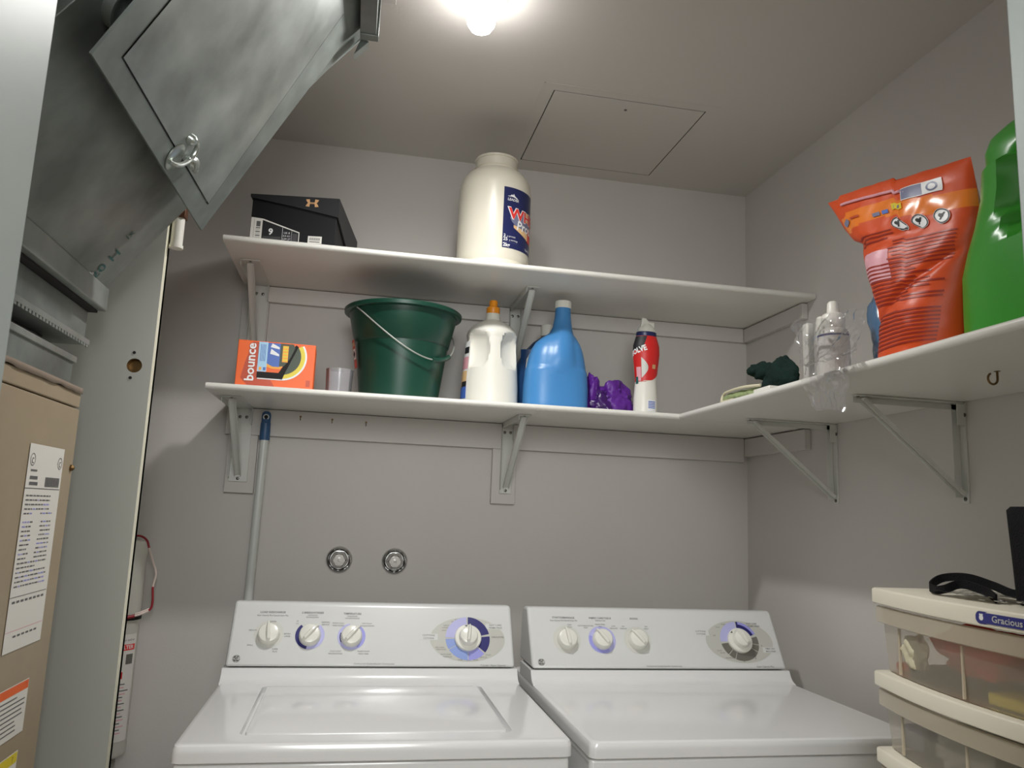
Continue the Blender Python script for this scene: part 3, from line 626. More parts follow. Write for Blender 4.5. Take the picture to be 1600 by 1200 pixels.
MB().lathe([(0.0055, 0), (0.005, 0.003), (0.0002, 0.005)], CHROME, TX @ Matrix.Translation((-0.091 * fl, 0.005, 0.0)), 12).build('screw', t)
# round starting collar near the top of the sloping face
m = MB().lathe([(0.036, 0), (0.036, 0.014), (0.032, 0.014), (0.032, 0.003), (0.0005, 0.003)], GALV3, TX @ Matrix.Translation((-0.572 * fl, 0.268, 0.0)), 32)
m.build('damper_collar', t)
MB().cyl(TX @ Vector((-0.560 * fl, 0.315, 0.0)), TX @ Vector((-0.560 * fl, 0.315, 0.012)), 0.012, DARK, 16).build('damper_knob', t)
# hanging access door with frame and latch
B0 = Vector((-0.039, -0.92, 1.801)); B1 = Vector((0.217, -0.92, 2.27))
eB = (B1 - B0).normalized()
TB = frame(B0, (0.030, 1, -0.004), eB)
if (TB.to_3x3() @ Vector((0, 0, 1))).x < 0: raise SystemExit('door frame flipped')
NB = -0.572; LB = 0.534
th = 0.010
ac = MB()
o_ = [(0, 0), (0, LB), (NB, LB), (NB, 0)]; i_ = [(-0.050, 0.036), (-0.085, 0.476), (NB + 0.045, 0.476), (NB + 0.046, 0.030)]
for a in range(4):
    b = (a + 1) % 4; ac.poly([o_[a], o_[b], i_[b], i_[a]], GALV, TB, 0.0)
ac.loops([[(x, y, 0) for x, y in o_], [(x, y, -0.004) for x, y in o_]], GALV, TB, cap0=False, cap1=True, smooth=False)
ac.loops([[(x, y, 0) for x, y in i_], [(x, y, -0.0035) for x, y in i_]], DARK, TB, cap0=False, cap1=False, smooth=False)
adoor = ac.build('access_door_frame', t)
pin = [(x + (0.0015 if x < -0.3 else -0.004), y + (0.002 if y < 0.2 else -0.003)) for x, y in i_]
pm = MB(); n = 14
P00, P10, P11, P01 = [Vector((x, y, 0)) for x, y in (pin[3], pin[0], pin[1], pin[2])]
vs = []
for j in range(n + 1):
    for i in range(n + 1):
        u, v = i / n, j / n; p = (P00 * (1 - u) + P10 * u) * (1 - v) + (P01 * (1 - u) + P11 * u) * v
        edge = min(u, 1 - u, v, 1 - v) * 2
        p.z = 0.0012 + 0.004 * min(1, edge * 3) * (0.6 + 0.8 * noise.noise(Vector((u * 2.3, v * 2.3, 4)))); vs.append(p)
pm.add(vs, [(j * (n + 1) + i, j * (n + 1) + i + 1, (j + 1) * (n + 1) + i + 1, (j + 1) * (n + 1) + i) for j in range(n) for i in range(n)], GALV3, TB)
pm.build('access_panel_sheet', adoor)
lm = MB(); TL = TB @ Matrix.Translation((-0.255, 0.030, 0.001)) @ Matrix.Diagonal((0.8, 0.8, 0.9, 1))
lm.lathe([(0.026, 0), (0.026, 0.002), (0.022, 0.003), (0.0005, 0.003)], ZINC, TL @ Matrix.Translation((-0.012, -0.005, 0)), 24, sy=1.1)
lm.tube(smoothpath([(-0.025, -0.022, 0.004), (-0.012, -0.016, 0.012), (0.004, 0.0, 0.014), (0.016, 0.02, 0.012), (0.012, 0.04, 0.010), (-0.002, 0.045, 0.008)]), 0.0045, ZINC, 10, TL)
lm.lathe([(0.0005, -0.004), (0.010, -0.003), (0.013, 0.0), (0.010, 0.004), (0.0005, 0.006)], ZINC, TL @ Matrix.Translation((0.048, 0.018, 0.010)), 20, sx=1.5)
lm.lathe([(0.011, 0), (0.010, 0.008), (0.006, 0.012), (0.0005, 0.013)], ZINC, TL @ Matrix.Translation((-0.014, 0.040, 0.002)), 20)
lm.tube(smoothpath([(0.010, 0.010, 0.010), (0.03, 0.02, 0.014), (0.055, 0.012, 0.012), (0.075, 0.014, 0.008)]), 0.0055, ZINC, 10, TL)
lm.build('latch', adoor)
# end collar at the ceiling
m = MB().box((0.2145, FY0, 2.235), (0.246, -0.925, H - 0.004), GALV2); m.box((0.2150, -0.925, 2.232), (0.251, -0.905, H - 0.004), GALV2); m.build('end_collar', t, 0.001)
MB().prism([(0.205, 2.205), (0.232, 2.236), (0.218, 2.246)], -0.895, -0.872, GALV2, axis='y').build('corner_tab', t)
MB().tube([(0.128, -0.8685, 2.148), (0.214, -0.8685, 2.254)], 0.0022, GALV3, 8).build('folded_edge', t)
tag(MB().box((0.225, -0.83, 2.400), (0.282, -0.785, H - 0.0005), CLEAT).build('ceiling_block', None, 0.001), 'small painted block on the ceiling beside the duct end', 'block')

# ------------------------------------------------------------------ plain door leaf behind the furnace
t = thing('door_leaf', 'pale grey door leaf with an empty latch hole, standing behind the furnace', 'door', (0, 0, 0))
DX, DY = -0.154, -0.690
m = MB()
hole_c = (-0.187, 1.580); hr = 0.0145
hl_ = [(hole_c[0] + hr * cos(2 * pi * i / 28), hole_c[1] + hr * sin(2 * pi * i / 28), 0) for i in range(28)]
o4 = [(-0.85, 0.01, 0), (DX, 0.01, 0), (DX, 2.02, 0), (-0.85, 2.02, 0)]
TD = frame((0, DY, 0), (1, 0, 0), (0, 0, 1))     # normal toward -y
m.holed(o4, hl_, DOORP, TD)
m.loops([hl_, [(x, y, -0.02) for x, y, z in hl_]], BRASS, TD, cap0=False, cap1=True, smooth=True)
m.box((-0.85, DY + 0.021, 0.01), (DX, DY + 0.034, 2.02), DOORP)
m.add([(DX, DY, 0.01), (DX, DY + 0.034, 0.01), (DX, DY + 0.034, 2.02), (DX, DY, 2.02)], [(0, 1, 2, 3)], DOORE)
m.add([(-0.85, DY, 0.01), (-0.85, DY + 0.034, 0.01), (-0.85, DY + 0.034, 2.02), (-0.85, DY, 2.02)], [(0, 1, 2, 3)], DOORE)
m.add([(-0.85, DY, 2.02), (DX, DY, 2.02), (DX, DY + 0.034, 2.02), (-0.85, DY + 0.034, 2.02)], [(0, 1, 2, 3)], DOORP)
m.build('leaf', t)
for hx, hz in ((-0.190, 1.6065), (-0.192, 1.5545)): MB().lathe([(0.0032, 0.0002), (0.0032, 0.0008)], DARK, TD @ Matrix.Translation((hx, hz, 0)), 12).build('screw_hole', t)
m = MB().cyl((-0.139, -0.668, 1.846), (-0.139, -0.668, 1.905), 0.0125, WHITEP, 20); m.cyl((-0.139, -0.668, 1.839), (-0.139, -0.668, 1.846), 0.0145, WHITEP, 20)
m.build('pivot_sleeve', t)
MB().box((-0.152, -0.682, 1.905), (-0.124, -0.656, 1.940), BROWN).build('pivot_cap', t, 0.002)

# ------------------------------------------------------------------ upper shelf: shoe box, jar
ZT = ZU + 0.016 + 0.0003
t = thing('shoe_box', 'black shoe box with size 9 label on upper shelf', 'shoe box', (-0.042, -0.378, ZT), radians(-8))
bw, bd, bh = 0.222, 0.330, 0.124
MB().box((0.004, 0.004, 0), (bw - 0.004, bd - 0.004, bh - 0.002), BLACK).build('base', t, 0.001)
LIDM = mat('charcoal_card', (40, 40, 42), 0.5, spec=0.35)
lid = MB(); e = 0.0015
# lid: top and flaps whose lower edges slope; thumb notch in the front flap
lid.box((0, 0, bh - 0.002), (bw, bd, bh), LIDM)
nc = [(bw * 0.50 + 0.010 * cos(a), bh - 0.0005 + 0.006 * sin(a) * 1.0) for a in [pi + pi * i / 8 for i in range(9)]]
fr = [(0, bh - 0.004), (0.004, bh - 0.010), (bw * 0.45, bh - 0.026), (bw, bh - 0.050), (bw, bh)] + [(bw * 0.5 + 0.0, bh)] + [(0, bh)]
lid.prism(fr, -0.0012, 0.0022, LIDM, axis='y')
sd = [(0, bh - 0.050), (bd * 0.55, bh - 0.085), (bd, bh - 0.09), (bd, bh), (0, bh)]
lid.prism(sd, bw - 0.0022, bw + 0.0012, LIDM, axis='x')
lid.prism([(0, bh - 0.006), (bd, bh - 0.05), (bd, bh), (0, bh)], -0.0012, 0.0022, LIDM, axis='x')
lido = lid.build('lid', t)
TSB = frame((0, 0.004, 0), (1, 0, 0), (0, 0, 1)); g = MB()
cx, cz, k = 0.155, bh - 0.016, 0.0165
TS2 = frame((0, -0.0012, 0), (1, 0, 0), (0, 0, 1))
for s in (-1, 1):
    pts = [(cx + s * k * 0.42, cz - k * 0.62), (cx + s * k * 1.0, cz - k * 0.55), (cx + s * k * 0.85, cz - k * 0.25), (cx + s * k * 0.66, cz), (cx + s * k * 0.85, cz + k * 0.25), (cx + s * k * 1.0, cz + k * 0.55), (cx + s * k * 0.42, cz + k * 0.62), (cx + s * k * 0.36, cz + k * 0.15), (cx + s * k * 0.36, cz - k * 0.15)]
    g.poly(pts if s > 0 else pts[::-1], TAN, TS2, 0.0005)
g.rect(cx - k * 0.4, cz - k * 0.12, cx + k * 0.4, cz - k * 0.02, TAN, TS2, 0.0006); g.rect(cx - k * 0.4, cz + k * 0.02, cx + k * 0.4, cz + k * 0.12, TAN, TS2, 0.0006)
g.build('emblem', lido)
g = MB(); lz = -0.002
g.poly([(0.005, 0.0), (0.035, 0.0), (0.035, 0.061), (0.005, 0.064)], PAPER, TSB, 0.0004)
g.poly([(0.035, 0.0), (0.128, 0.0), (0.128, 0.030), (0.035, 0.061)], PAPER, TSB, 0.0004)
g.poly([(0.034, 0.0), (0.126, 0.0), (0.126, 0.028), (0.034, 0.0575)], INKD, TSB, 0.0007)
g.rect(0.013, 0.001, 0.0135, 0.060, INK, TSB, 0.0007); g.rect(0.019, 0.040, 0.029, 0.054, INK, TSB, 0.0007)
for i in range(6): g.rect(0.018, 0.010 + i * 0.005, 0.029, 0.0125 + i * 0.005, INK if i % 2 else HALO, TSB, 0.0007)
g.text('9', 0.056, 0.027, 0.023, WHT, TSB, 0.001, bold=0.03)
g.rect(0.0850, 0.002, 0.0857, 0.041, WHT, TSB, 0.001); g.rect(0.1085, 0.002, 0.109, 0.034, WHT, TSB, 0.001)
g.text('UK 8', 0.0965, 0.026, 0.007, WHT, TSB, 0.001); g.text('EUR 42.5', 0.0965, 0.018, 0.006, WHT, TSB, 0.001, sx=0.8); g.text('CM 27', 0.0965, 0.010, 0.007, WHT, TSB, 0.001)
for i in range(5): g.rect(0.036, 0.005 + i * 0.0022, 0.082, 0.0060 + i * 0.0022, INK, TSB, 0.001); g.rect(0.111, 0.006 + i * 0.004, 0.123, 0.008 + i * 0.004, INK, TSB, 0.001)
g.rect(0.150, 0.003, 0.185, 0.022, PAPER, TSB, 0.0006)
for i in range(11): g.rect(0.154 + i * 0.0025, 0.011, 0.1553 + i * 0.0025, 0.018, INK, TSB, 0.0009)
g.rect(0.154, 0.006, 0.180, 0.008, INK, TSB, 0.0009)
g.build('size_label', t)

JX, JY, JRd = 0.600, -0.285, 0.1005
t = thing('plastic_jar', 'large cream plastic jar with a navy label, standing open on upper shelf', 'jar', (JX, JY, ZT))
jp = [(0.001, 0), (0.092, 0), (0.098, 0.004), (0.099, 0.012), (0.0965, 0.020), (0.0985, 0.026), (JRd, 0.034), (JRd, 0.236), (0.0985, 0.252), (0.092, 0.270), (0.082, 0.284), (0.068, 0.294), (0.0605, 0.298), (0.060, 0.303), (0.062, 0.305), (0.062, 0.308), (0.059, 0.309), (0.059, 0.328), (0.0612, 0.329), (0.0615, 0.334), (0.060, 0.336), (0.055, 0.336), (0.054, 0.30)]
MB().lathe(jp, JARW, None, 64, caps=(True, False)).build('jar_body', t)
g = MB(); hh0, hh1 = 0.050, 0.222; wl = 0.205
g.rect(0.008, hh0, wl, hh1, LNAVY, nx=36, ny=4)
def blob(pts, mt, z): g.poly(pts, mt, None, z)
# slate lens shape, product picture stripes
import itertools
def strip(x0, x1, y0f, y1f, mt, z, n=24):
    vs = []
    for i in range(n + 1):
        x = x0 + (x1 - x0) * i / n; vs += [(x, y0f(x), z), (x, y1f(x), z)]
    g.add(vs, [(2 * i, 2 * i + 2, 2 * i + 3, 2 * i + 1) for i in range(n)], mt)
yc = 0.136
prf = lambda x: max(0.0, (x - 0.028) / 0.177)
strip(0.028, wl - 0.002, lambda x: yc - 0.062 * prf(x) ** 0.55 - 0.012 * prf(x), lambda x: yc + 0.040 * prf(x) ** 0.4, LSLATE, 0.0003)
strip(0.040, wl - 0.002, lambda x: yc - 0.014 - 0.060 * prf(x) ** 0.6, lambda x: yc - 0.018 - 0.030 * max(0, (x - 0.04) / 0.16), PEACH, 0.0005)
strip(0.085, 0.135, lambda x: yc + 0.002, lambda x: yc + 0.030, PEACH, 0.0005); strip(0.095, 0.112, lambda x: yc + 0.002, lambda x: yc + 0.030, LORG, 0.0006)
strip(0.100, 0.130, lambda x: yc - 0.052, lambda x: yc - 0.012, REDL, 0.0007)
g.text('WHEY', 0.094, 0.1480, 0.043, WHT, z=0.0009, bold=0.06, sx=1.15); g.text('WHEY', 0.094, 0.1480, 0.041, REDL, z=0.0012, bold=0.03, sx=1.18)
g.text('Protein', 0.102, 0.1180, 0.036, WHT, z=0.0012, bold=0.02, shear=0.15)
g.poly([(0.018, 0.196), (0.052, 0.192), (0.040, 0.199), (0.0365, 0.205), (0.034, 0.200), (0.030, 0.202), (0.027, 0.198)], WHT, None, 0.0008); g.text('LEADER', 0.036, 0.187, 0.010, WHT, z=0.0008, bold=0.02, shear=0.1)
g.text('2', 0.014, 0.084, 0.011, WHT, z=0.0008, bold=0.02); g.text('x protein', 0.034, 0.083, 0.007, WHT, z=0.0008); g.text('25', 0.017, 0.074, 0.013, WHT, z=0.0008, bold=0.02); g.text('g servings', 0.041, 0.073, 0.007, WHT, z=0.0008)
g.text('2kg', 0.020, 0.058, 0.014, WHT, z=0.0008, bold=0.03); g.rect(0.012, 0.066, 0.055, 0.0664, LSLATE, z=0.0008, nx=4); g.text('Vanilla', 0.10, 0.060, 0.010, WHT, z=0.0008)
g.map(lambda v: ((JRd + 0.0004 + v.z) * sin(v.x / JRd), -(JRd + 0.0004 + v.z) * cos(v.x / JRd), v.y)); g.build('label', t)

# ------------------------------------------------------------------ lower shelf things
ZS = ZL + 0.016 + 0.0003
# dryer sheet carton
t = thing('dryer_sheet_carton', 'orange carton of dryer sheets torn open on lower shelf', 'carton', (-0.042, -0.352, ZS), radians(1.5))
bw, bd, bh = 0.188, 0.105, 0.116
MB().box((0, 0, 0), (bw, bd, bh), ORANGE).build('carton', t, 0.0012)
TC = frame((0, 0, 0), (1, 0, 0), (0, 0, 1)); g = MB()
g.poly([(0.030, 0.002), (0.095, 0.002), (0.070, 0.04), (0.048, 0.113), (0.035, 0.113), (0.020, 0.06), (0.012, 0.02)], ORED, TC, 0.0004)
cxx, cyy = 0.108, 0.080
def fan(r, a0, a1, mt, z, cy=None, n=20, ex=1.0): g.poly([(cxx, cyy if cy is None else cy)] + [(cxx + r * ex * cos(a0 + (a1 - a0) * i / n), (cyy if cy is None else cy) + r * sin(a0 + (a1 - a0) * i / n)) for i in range(n + 1)], mt, TC, z)
fan(0.0605, -pi / 2, 0.55, WHT, 0.0006); fan(0.0560, -pi / 2, 0.58, YEL, 0.0008); fan(0.0460, -pi / 2, 0.62, DGREEN, 0.0010)
g.rect(0.052, 0.0195, 0.112, 0.0225, WHT, TC, 0.0006)
g.poly([(0.050, 0.0225), (0.112, 0.0225), (0.118, 0.040), (0.146, 0.108), (0.140, 0.112), (0.100, 0.060), (0.050, 0.038)], DARK, TC, 0.0012)
g.poly([(0.048, 0.038), (0.102, 0.038), (0.112, 0.056), (0.112, 0.114), (0.052, 0.114), (0.050, 0.06)], ORANGE, TC, 0.0014)
g.poly([(0.050, 0.0385), (0.050, 0.114), (0.072, 0.114), (0.072, 0.0385)], LBLUE, TC, 0.0016)
g.poly([(0.072, 0.052), (0.084, 0.0475), (0.104, 0.0475), (0.110, 0.053), (0.110, 0.058), (0.072, 0.062)], YORG, TC, 0.0016)
g.poly([(0.072, 0.060), (0.086, 0.053), (0.102, 0.053), (0.102, 0.113), (0.072, 0.113)], MBLUE, TC, 0.0018)
g.poly([(0.102, 0.054), (0.114, 0.056), (0.128, 0.078), (0.138, 0.104), (0.134, 0.113), (0.102, 0.113)], DGREEN, TC, 0.0018)
g.rect(0.108, 0.066, 0.122, 0.108, YORG, TC, 0.0020)
for i in range(5): g.rect(0.109, 0.070 + i * 0.008, 0.121, 0.074 + i * 0.008, YEL, TC, 0.0022)
g.poly([(0.078, 0.085), (0.100, 0.080), (0.100, 0.085), (0.080, 0.098)], WHT, TC, 0.0020); g.poly([(0.078, 0.102), (0.100, 0.098), (0.100, 0.103), (0.082, 0.112)], WHT, TC, 0.0020)
for i in range(4): g.rect(0.055 + i * 0.0035, 0.065, 0.0565 + i * 0.0035, 0.108, MBLUE, TC, 0.0018)
g.rect(0.054, 0.042, 0.060, 0.050, YORG, TC, 0.0018); g.rect(0.064, 0.042, 0.070, 0.050, MBLUE, TC, 0.0018)
g.rect(0.170, 0.008, 0.180, 0.024, ORED, TC, 0.0006)
g.text('bounce', 0.0335, 0.061, 0.031, ORED, TC, 0.0008, rot=pi / 2, bold=0.07, sx=1.05); g.text('bounce', 0.0335, 0.061, 0.031, WHT, TC, 0.0012, rot=pi / 2, bold=0.02, sx=1.05)
g.build('printed_front', t)
# measuring cup
t = thing('plastic_cup', 'small clear plastic cup between orange carton and bucket', 'cup', (0.209, -0.318, ZS))
MB().lathe([(0.001, 0), (0.0315, 0), (0.0325, 0.002), (0.0345, 0.060), (0.0355, 0.0605), (0.0355, 0.0620), (0.0335, 0.0620), (0.0312, 0.003), (0.001, 0.003)], CUPM, None, 40, caps=(False, False)).build('cup', t)
# bucket
BX, BY = 0.369, -0.198
t = thing('bucket', 'dark green plastic bucket with a wire handle on lower shelf', 'bucket', (BX, BY, ZS))
zr = 0.257
bprof = [(0.001, 0), (0.104, 0), (0.107, 0.003), (0.127, 0.158), (0.131, 0.162), (0.1495, zr - 0.014), (0.158, zr - 0.014), (0.1625, zr - 0.012), (0.1635, zr - 0.003), (0.160, zr), (0.1495, zr), (0.146, zr - 0.006), (0.126, 0.158), (0.103, 0.006), (0.001, 0.006)]
MB().lathe(bprof, GREEN, None, 72, caps=(False, False)).build('pail', t)
def br(z): return 0.107 + (0.0425) * z / (zr - 0.014)
wp = []
for i in range(37):
    tt = i / 36; ph = radians(-56 + 180 * tt); z = zr - 0.016 - 0.132 * sin(pi * tt) ** 1.15
    r = br(z) + 0.006 + 0.006 * sin(pi * tt); wp.append((r * sin(ph), -r * cos(ph), z))
MB().tube(wp, 0.0020, WIRE, 8).build('wire_handle', t)
MB().tube(wp[18:25], 0.0065, GREEN, 12).build('handle_grip', t)
g = MB(); g.rect(0, 0, 0.030, 0.078, ORED, nx=6); g.rect(0.006, 0.024, 0.028, 0.052, WHT, z=0.0003, nx=4); g.poly([(0.008, 0.038), (0.017, 0.026), (0.026, 0.038), (0.017, 0.050)], DARK, None, 0.0006); g.rect(0.012, 0.004, 0.024, 0.014, REDL, z=0.0003, nx=3); g.rect(0.004, 0.060, 0.026, 0.070, TAN, z=0.0003, nx=3)
def onb(v):
    z = 0.085 + v.y; r = br(z) + 0.002 + v.z; ph = radians(-84) + v.x / r; return (r * sin(ph), -r * cos(ph), z)
g.map(onb); g.build('sticker', t)
# bleach jug
t = thing('laundry_jug', 'white plastic jug with a grip hollow and an orange cap', 'jug', (0.622, -0.205, ZS))
jug = [(0.001, 0), (0.072, 0), (0.079, 0.004), (0.0805, 0.012), (0.0795, 0.06), (0.0755, 0.12), (0.072, 0.165), (0.0712, 0.195), (0.0735, 0.208), (0.0700, 0.220), (0.058, 0.234), (0.040, 0.246), (0.024, 0.254), (0.0205, 0.262), (0.0195, 0.276), (0.001, 0.276)]
pf = []
for i in range(len(jug) - 1):
    a, b = jug[i], jug[i + 1]; k = max(1, int(abs(b[1] - a[1]) / 0.006))
    for j in range(k): pf.append((a[0] + (b[0] - a[0]) * j / k, a[1] + (b[1] - a[1]) * j / k))
pf.append(jug[-1])
def jugf(a, z):
    # hollows to either side of the front grip bar (front is -y, a = -90 deg)
    d = (math.degrees(a) + 90 + 180) % 360 - 180
    s = max(0.0, 1 - ((z - 0.160) / 0.050) ** 2) ; s = s ** 0.6 if s > 0 else 0
    k = 0
    for c, wd in ((-44, 30), (40, 27)):
        q = max(0.0, 1 - ((d - c) / (wd * (0.55 + 0.45 * s))) ** 2)
        k = max(k, q ** 0.45)
    return 1 - 0.30 * k * s
MB().lathe(pf, WHITEP, None, 96, sx=0.99, sy=0.95, rf=jugf).build('jug_body', t)
m = MB().lathe([(0.0185, 0.274), (0.0195, 0.276), (0.0190, 0.292), (0.0125, 0.296), (0.0115, 0.298), (0.0120, 0.310), (0.010, 0.314), (0.0002, 0.314)], OCAP, None, 32, rf=lambda a, z: 1 + 0.02 * cos(16 * a)); m.build('cap', t)
g = MB(); g.rect(0, 0.01, 0.09, 0.185, WHT, nx=16, ny=2); g.rect(0.028, 0.03, 0.086, 0.10, PEACH, z=0.0004, nx=10); g.rect(0.03, 0.105, 0.088, 0.14, PINK, z=0.0004, nx=10); g.rect(0.050, 0.022, 0.088, 0.055, MBLUE, z=0.0007, nx=8); g.rect(0.06, 0.055, 0.088, 0.070, INKD, z=0.0009, nx=6); g.rect(0.06, 0.150, 0.088, 0.168, INKD, z=0.0007, nx=6)
def onj(v):
    z = v.y; r = 0.0805 - 0.05 * max(0, z - 0.05) * 1.0 + 0.0015 + v.z; ph = radians(-125) + v.x / 0.08; return (r * sin(ph), -r * cos(ph) * 0.95, z)
g.map(onj); g.build('label', t)
# light blue softener bottle
t = thing('softener_bottle', 'large light blue bottle with a tall neck and white cap', 'bottle', (0.806, -0.232, ZS), radians(8))
P = [(0.001, 0, 0, 0.001), (0.086, 0, 0, 0.050), (0.092, 0.004, 0, 0.056), (0.0935, 0.02, 0, 0.058), (0.0935, 0.07, 0, 0.058), (0.0900, 0.11, 0.000, 0.057), (0.0855, 0.135, 0.001, 0.055), (0.081, 0.158, 0.001, 0.052), (0.075, 0.178, 0.002, 0.048), (0.066, 0.196, 0.004, 0.042), (0.052, 0.212, 0.008, 0.036), (0.036, 0.226, 0.012, 0.030), (0.0275, 0.246, 0.015, 0.026), (0.0232, 0.275, 0.016, 0.0232), (0.0215, 0.298, 0.016, 0.0215), (0.0215, 0.306, 0.016, 0.0215)]
def dense(P, st=0.006):
    out = []
    for i in range(len(P) - 1):
        a, b = P[i], P[i + 1]; k = max(1, int(abs(b[1] - a[1]) / st))
        for j in range(k): out.append(tuple(a[q] + (b[q] - a[q]) * j / k for q in range(4)))
    return out + [P[-1]]
m = MB(); L = []; n = 64
for rx, z, ox, ry in dense(P):
    row = []
    for j in range(n):
        a = 2 * pi * j / n; ca, sa = cos(a), sin(a)
        ex = 2.6 if z < 0.12 else 2.2
        q = (abs(ca) ** ex + abs(sa) ** ex) ** (-1 / ex)
        x, y = rx * ca * q, ry * sa * q
        # raised ridge down the front running into the neck
        if z > 0.10 and z < 0.26 and y < 0:
            wr = 0.030; k = max(0, 1 - ((x) / (wr + 0.012 * (1 - (z - 0.10) / 0.16))) ** 2); y -= 0.010 * k * min(1, (z - 0.10) / 0.05) * min(1, (0.26 - z) / 0.04)
        row.append((x + ox, y, z))
    L.append(row)
m.loops(L, BLUEB); m.build('bottle_body', t)
MB().lathe([(0.0228, 0.302), (0.0240, 0.303), (0.0240, 0.320), (0.0225, 0.323), (0.0002, 0.323)], WHITEP, Matrix.Translation((0.016, 0, 0)), 40, rf=lambda a, z: 1 + 0.012 * cos(30 * a)).build('cap', t)
# dark blue bottle behind it
t = thing('detergent_bottle', 'dark blue bottle with a white cap, mostly hidden behind light blue one', 'bottle', (0.768, -0.122, ZS))
P = [(0.001, 0, 0, 0.001), (0.062, 0, 0, 0.040), (0.066, 0.006, 0, 0.044), (0.066, 0.10, 0, 0.044), (0.062, 0.15, 0.006, 0.042), (0.050, 0.190, 0.016, 0.038), (0.036, 0.220, 0.028, 0.032), (0.024, 0.235, 0.036, 0.022), (0.018, 0.240, 0.038, 0.018), (0.016, 0.262, 0.038, 0.016)]
m = MB(); L = [[(rx * cos(2 * pi * j / 48) + ox, ry * sin(2 * pi * j / 48), z) for j in range(48)] for rx, z, ox, ry in dense(P)]
m.loops(L, DBLUE); m.build('bottle_body', t)
MB().lathe([(0.0165, 0.24), (0.0205, 0.242), (0.0205, 0.272), (0.0185, 0.275), (0.0002, 0.275)], WHITEP, Matrix.Translation((0.036, 0, 0)), 32).build('cap', t)
g = MB(); g.rect(-0.05, 0.04, 0.03, 0.19, DBLUE, nx=12, ny=3); g.poly([(-0.035, 0.05), (-0.005, 0.05), (-0.004, 0.115), (-0.028, 0.095)], PINK, None, 0.0006); g.poly([(-0.036, 0.12), (-0.012, 0.12), (-0.010, 0.175), (-0.022, 0.185), (-0.034, 0.16)], HALO, None, 0.0006)
g.map(lambda v: (v.x, -0.0446 * math.sqrt(max(0.02, 1 - (v.x / 0.0665) ** 2)) - 0.0015 - v.z, v.y)); g.build('label', t)
# purple bag
def blobmesh(mb, c, rad, mt, amp, sc_, seed, nu=40, nv=24, flat=True, amp2=0.0):
    L = []
    for j in range(nv + 1):
        th_ = pi * j / nv - pi / 2; row = []
        for i in range(nu):
            a = 2 * pi * i / nu; d = Vector((cos(th_) * cos(a), cos(th_) * sin(a), sin(th_)))
            k = 1 + amp * noise.noise(d * sc_ + Vector((seed, 0, 0))) - amp * 0.7 * abs(noise.noise(d * sc_ * 2.2 + Vector((0, seed, 0)))) + amp2 * noise.noise(d * sc_ * 5)
            p = Vector((c[0] + rad[0] * d.x * k, c[1] + rad[1] * d.y * k, c[2] + rad[2] * d.z * k))
            if flat and p.z < 0: p.z = 0
            row.append(p)
        L.append(row)
    mb.loops(L, mt, cap0=False, cap1=False)
m = MB(); blobmesh(m, (0.018, 0.0, 0.048), (0.064, 0.05, 0.060), PURPLE, 0.38, 1.5, 3, 60, 36, amp2=0.03)
blobmesh(m, (-0.046, 0.0, 0.058), (0.024, 0.03, 0.070), PURPLE, 0.35, 1.5, 9, 40, 30, amp2=0.05); blobmesh(m, (-0.020, -0.020, 0.034), (0.036, 0.03, 0.045), DPURP, 0.4, 1.8, 5, 40, 30, amp2=0.04)
o = m.build('plastic_bag', ang=50); o.location = (0.970, -0.200, ZS); tag(o, 'crumpled purple plastic bag between blue bottle and red bottle', 'plastic bag')
# stain remover bottle
t = thing('stain_remover_bottle', 'slim white and red squeeze bottle with a white nozzle', 'bottle', (1.064, -0.262, ZS))
def sb(z):  # half width
    K = [(0, 0.032), (0.005, 0.0355), (0.05, 0.035), (0.10, 0.031), (0.14, 0.0345), (0.18, 0.039), (0.205, 0.038), (0.225, 0.032), (0.236, 0.0285), (0.240, 0.0285), (0.246, 0.026)]
    for i in range(len(K) - 1):
        if K[i][0] <= z <= K[i + 1][0]:
            s = (z - K[i][0]) / (K[i + 1][0] - K[i][0]); return K[i][1] + (K[i + 1][1] - K[i][1]) * s
    return K[-1][1]
m = MB(); m.lathe([(0.001, 0)] + [(sb(i * 0.246 / 50), i * 0.246 / 50) for i in range(51)] + [(0.001, 0.246)], WHITEP, None, 48, sy=0.72); m.build('bottle_body', t)
MB().lathe([(0.0292, 0.232), (0.0300, 0.234), (0.0297, 0.244), (0.0265, 0.246)], LNAVY, None, 40, sy=0.75, caps=(False, False)).build('collar', t)
m = MB().lathe([(0.0265, 0.244), (0.0262, 0.252), (0.020, 0.262), (0.012, 0.270), (0.0002, 0.272)], WHITEP, None, 32, sy=0.8)
m.loops([[(-0.020, -0.008, 0.255), (0.022, -0.008, 0.258), (0.022, 0.008, 0.258), (-0.020, 0.008, 0.255)], [(-0.014, -0.006, 0.288), (-0.002, -0.006, 0.286), (-0.002, 0.006, 0.286), (-0.014, 0.006, 0.288)]], WHITEP, smooth=False)
m.box((0.004, -0.006, 0.258), (0.023, 0.006, 0.276), WHITEP); m.build('nozzle', t, 0.002)
g = MB()
def sbx(v): z = v.y; r = sb(z) + 0.0006; a = v.x / 0.035; return ((r + v.z) * sin(a), -(r * 0.72 + 0.0002 + v.z) * cos(a) - 0.0, z)
def strip2(x0f, x1f, y0, y1, mt, z, n=24, nx=14):
    vs = []; fs = []
    for j in range(n + 1):
        y = y0 + (y1 - y0) * j / n
        for i in range(nx + 1): vs.append((x0f(y) + (x1f(y) - x0f(y)) * i / nx, y, z))
    for j in range(n):
        for i in range(nx): fs.append((j * (nx + 1) + i, j * (nx + 1) + i + 1, (j + 1) * (nx + 1) + i + 1, (j + 1) * (nx + 1) + i))
    g.add(vs, fs, mt)
xr_ = lambda y: 0.064 if y > 0.15 else -0.012 + 0.076 * max(0, (y - 0.098) / 0.052) ** 0.5
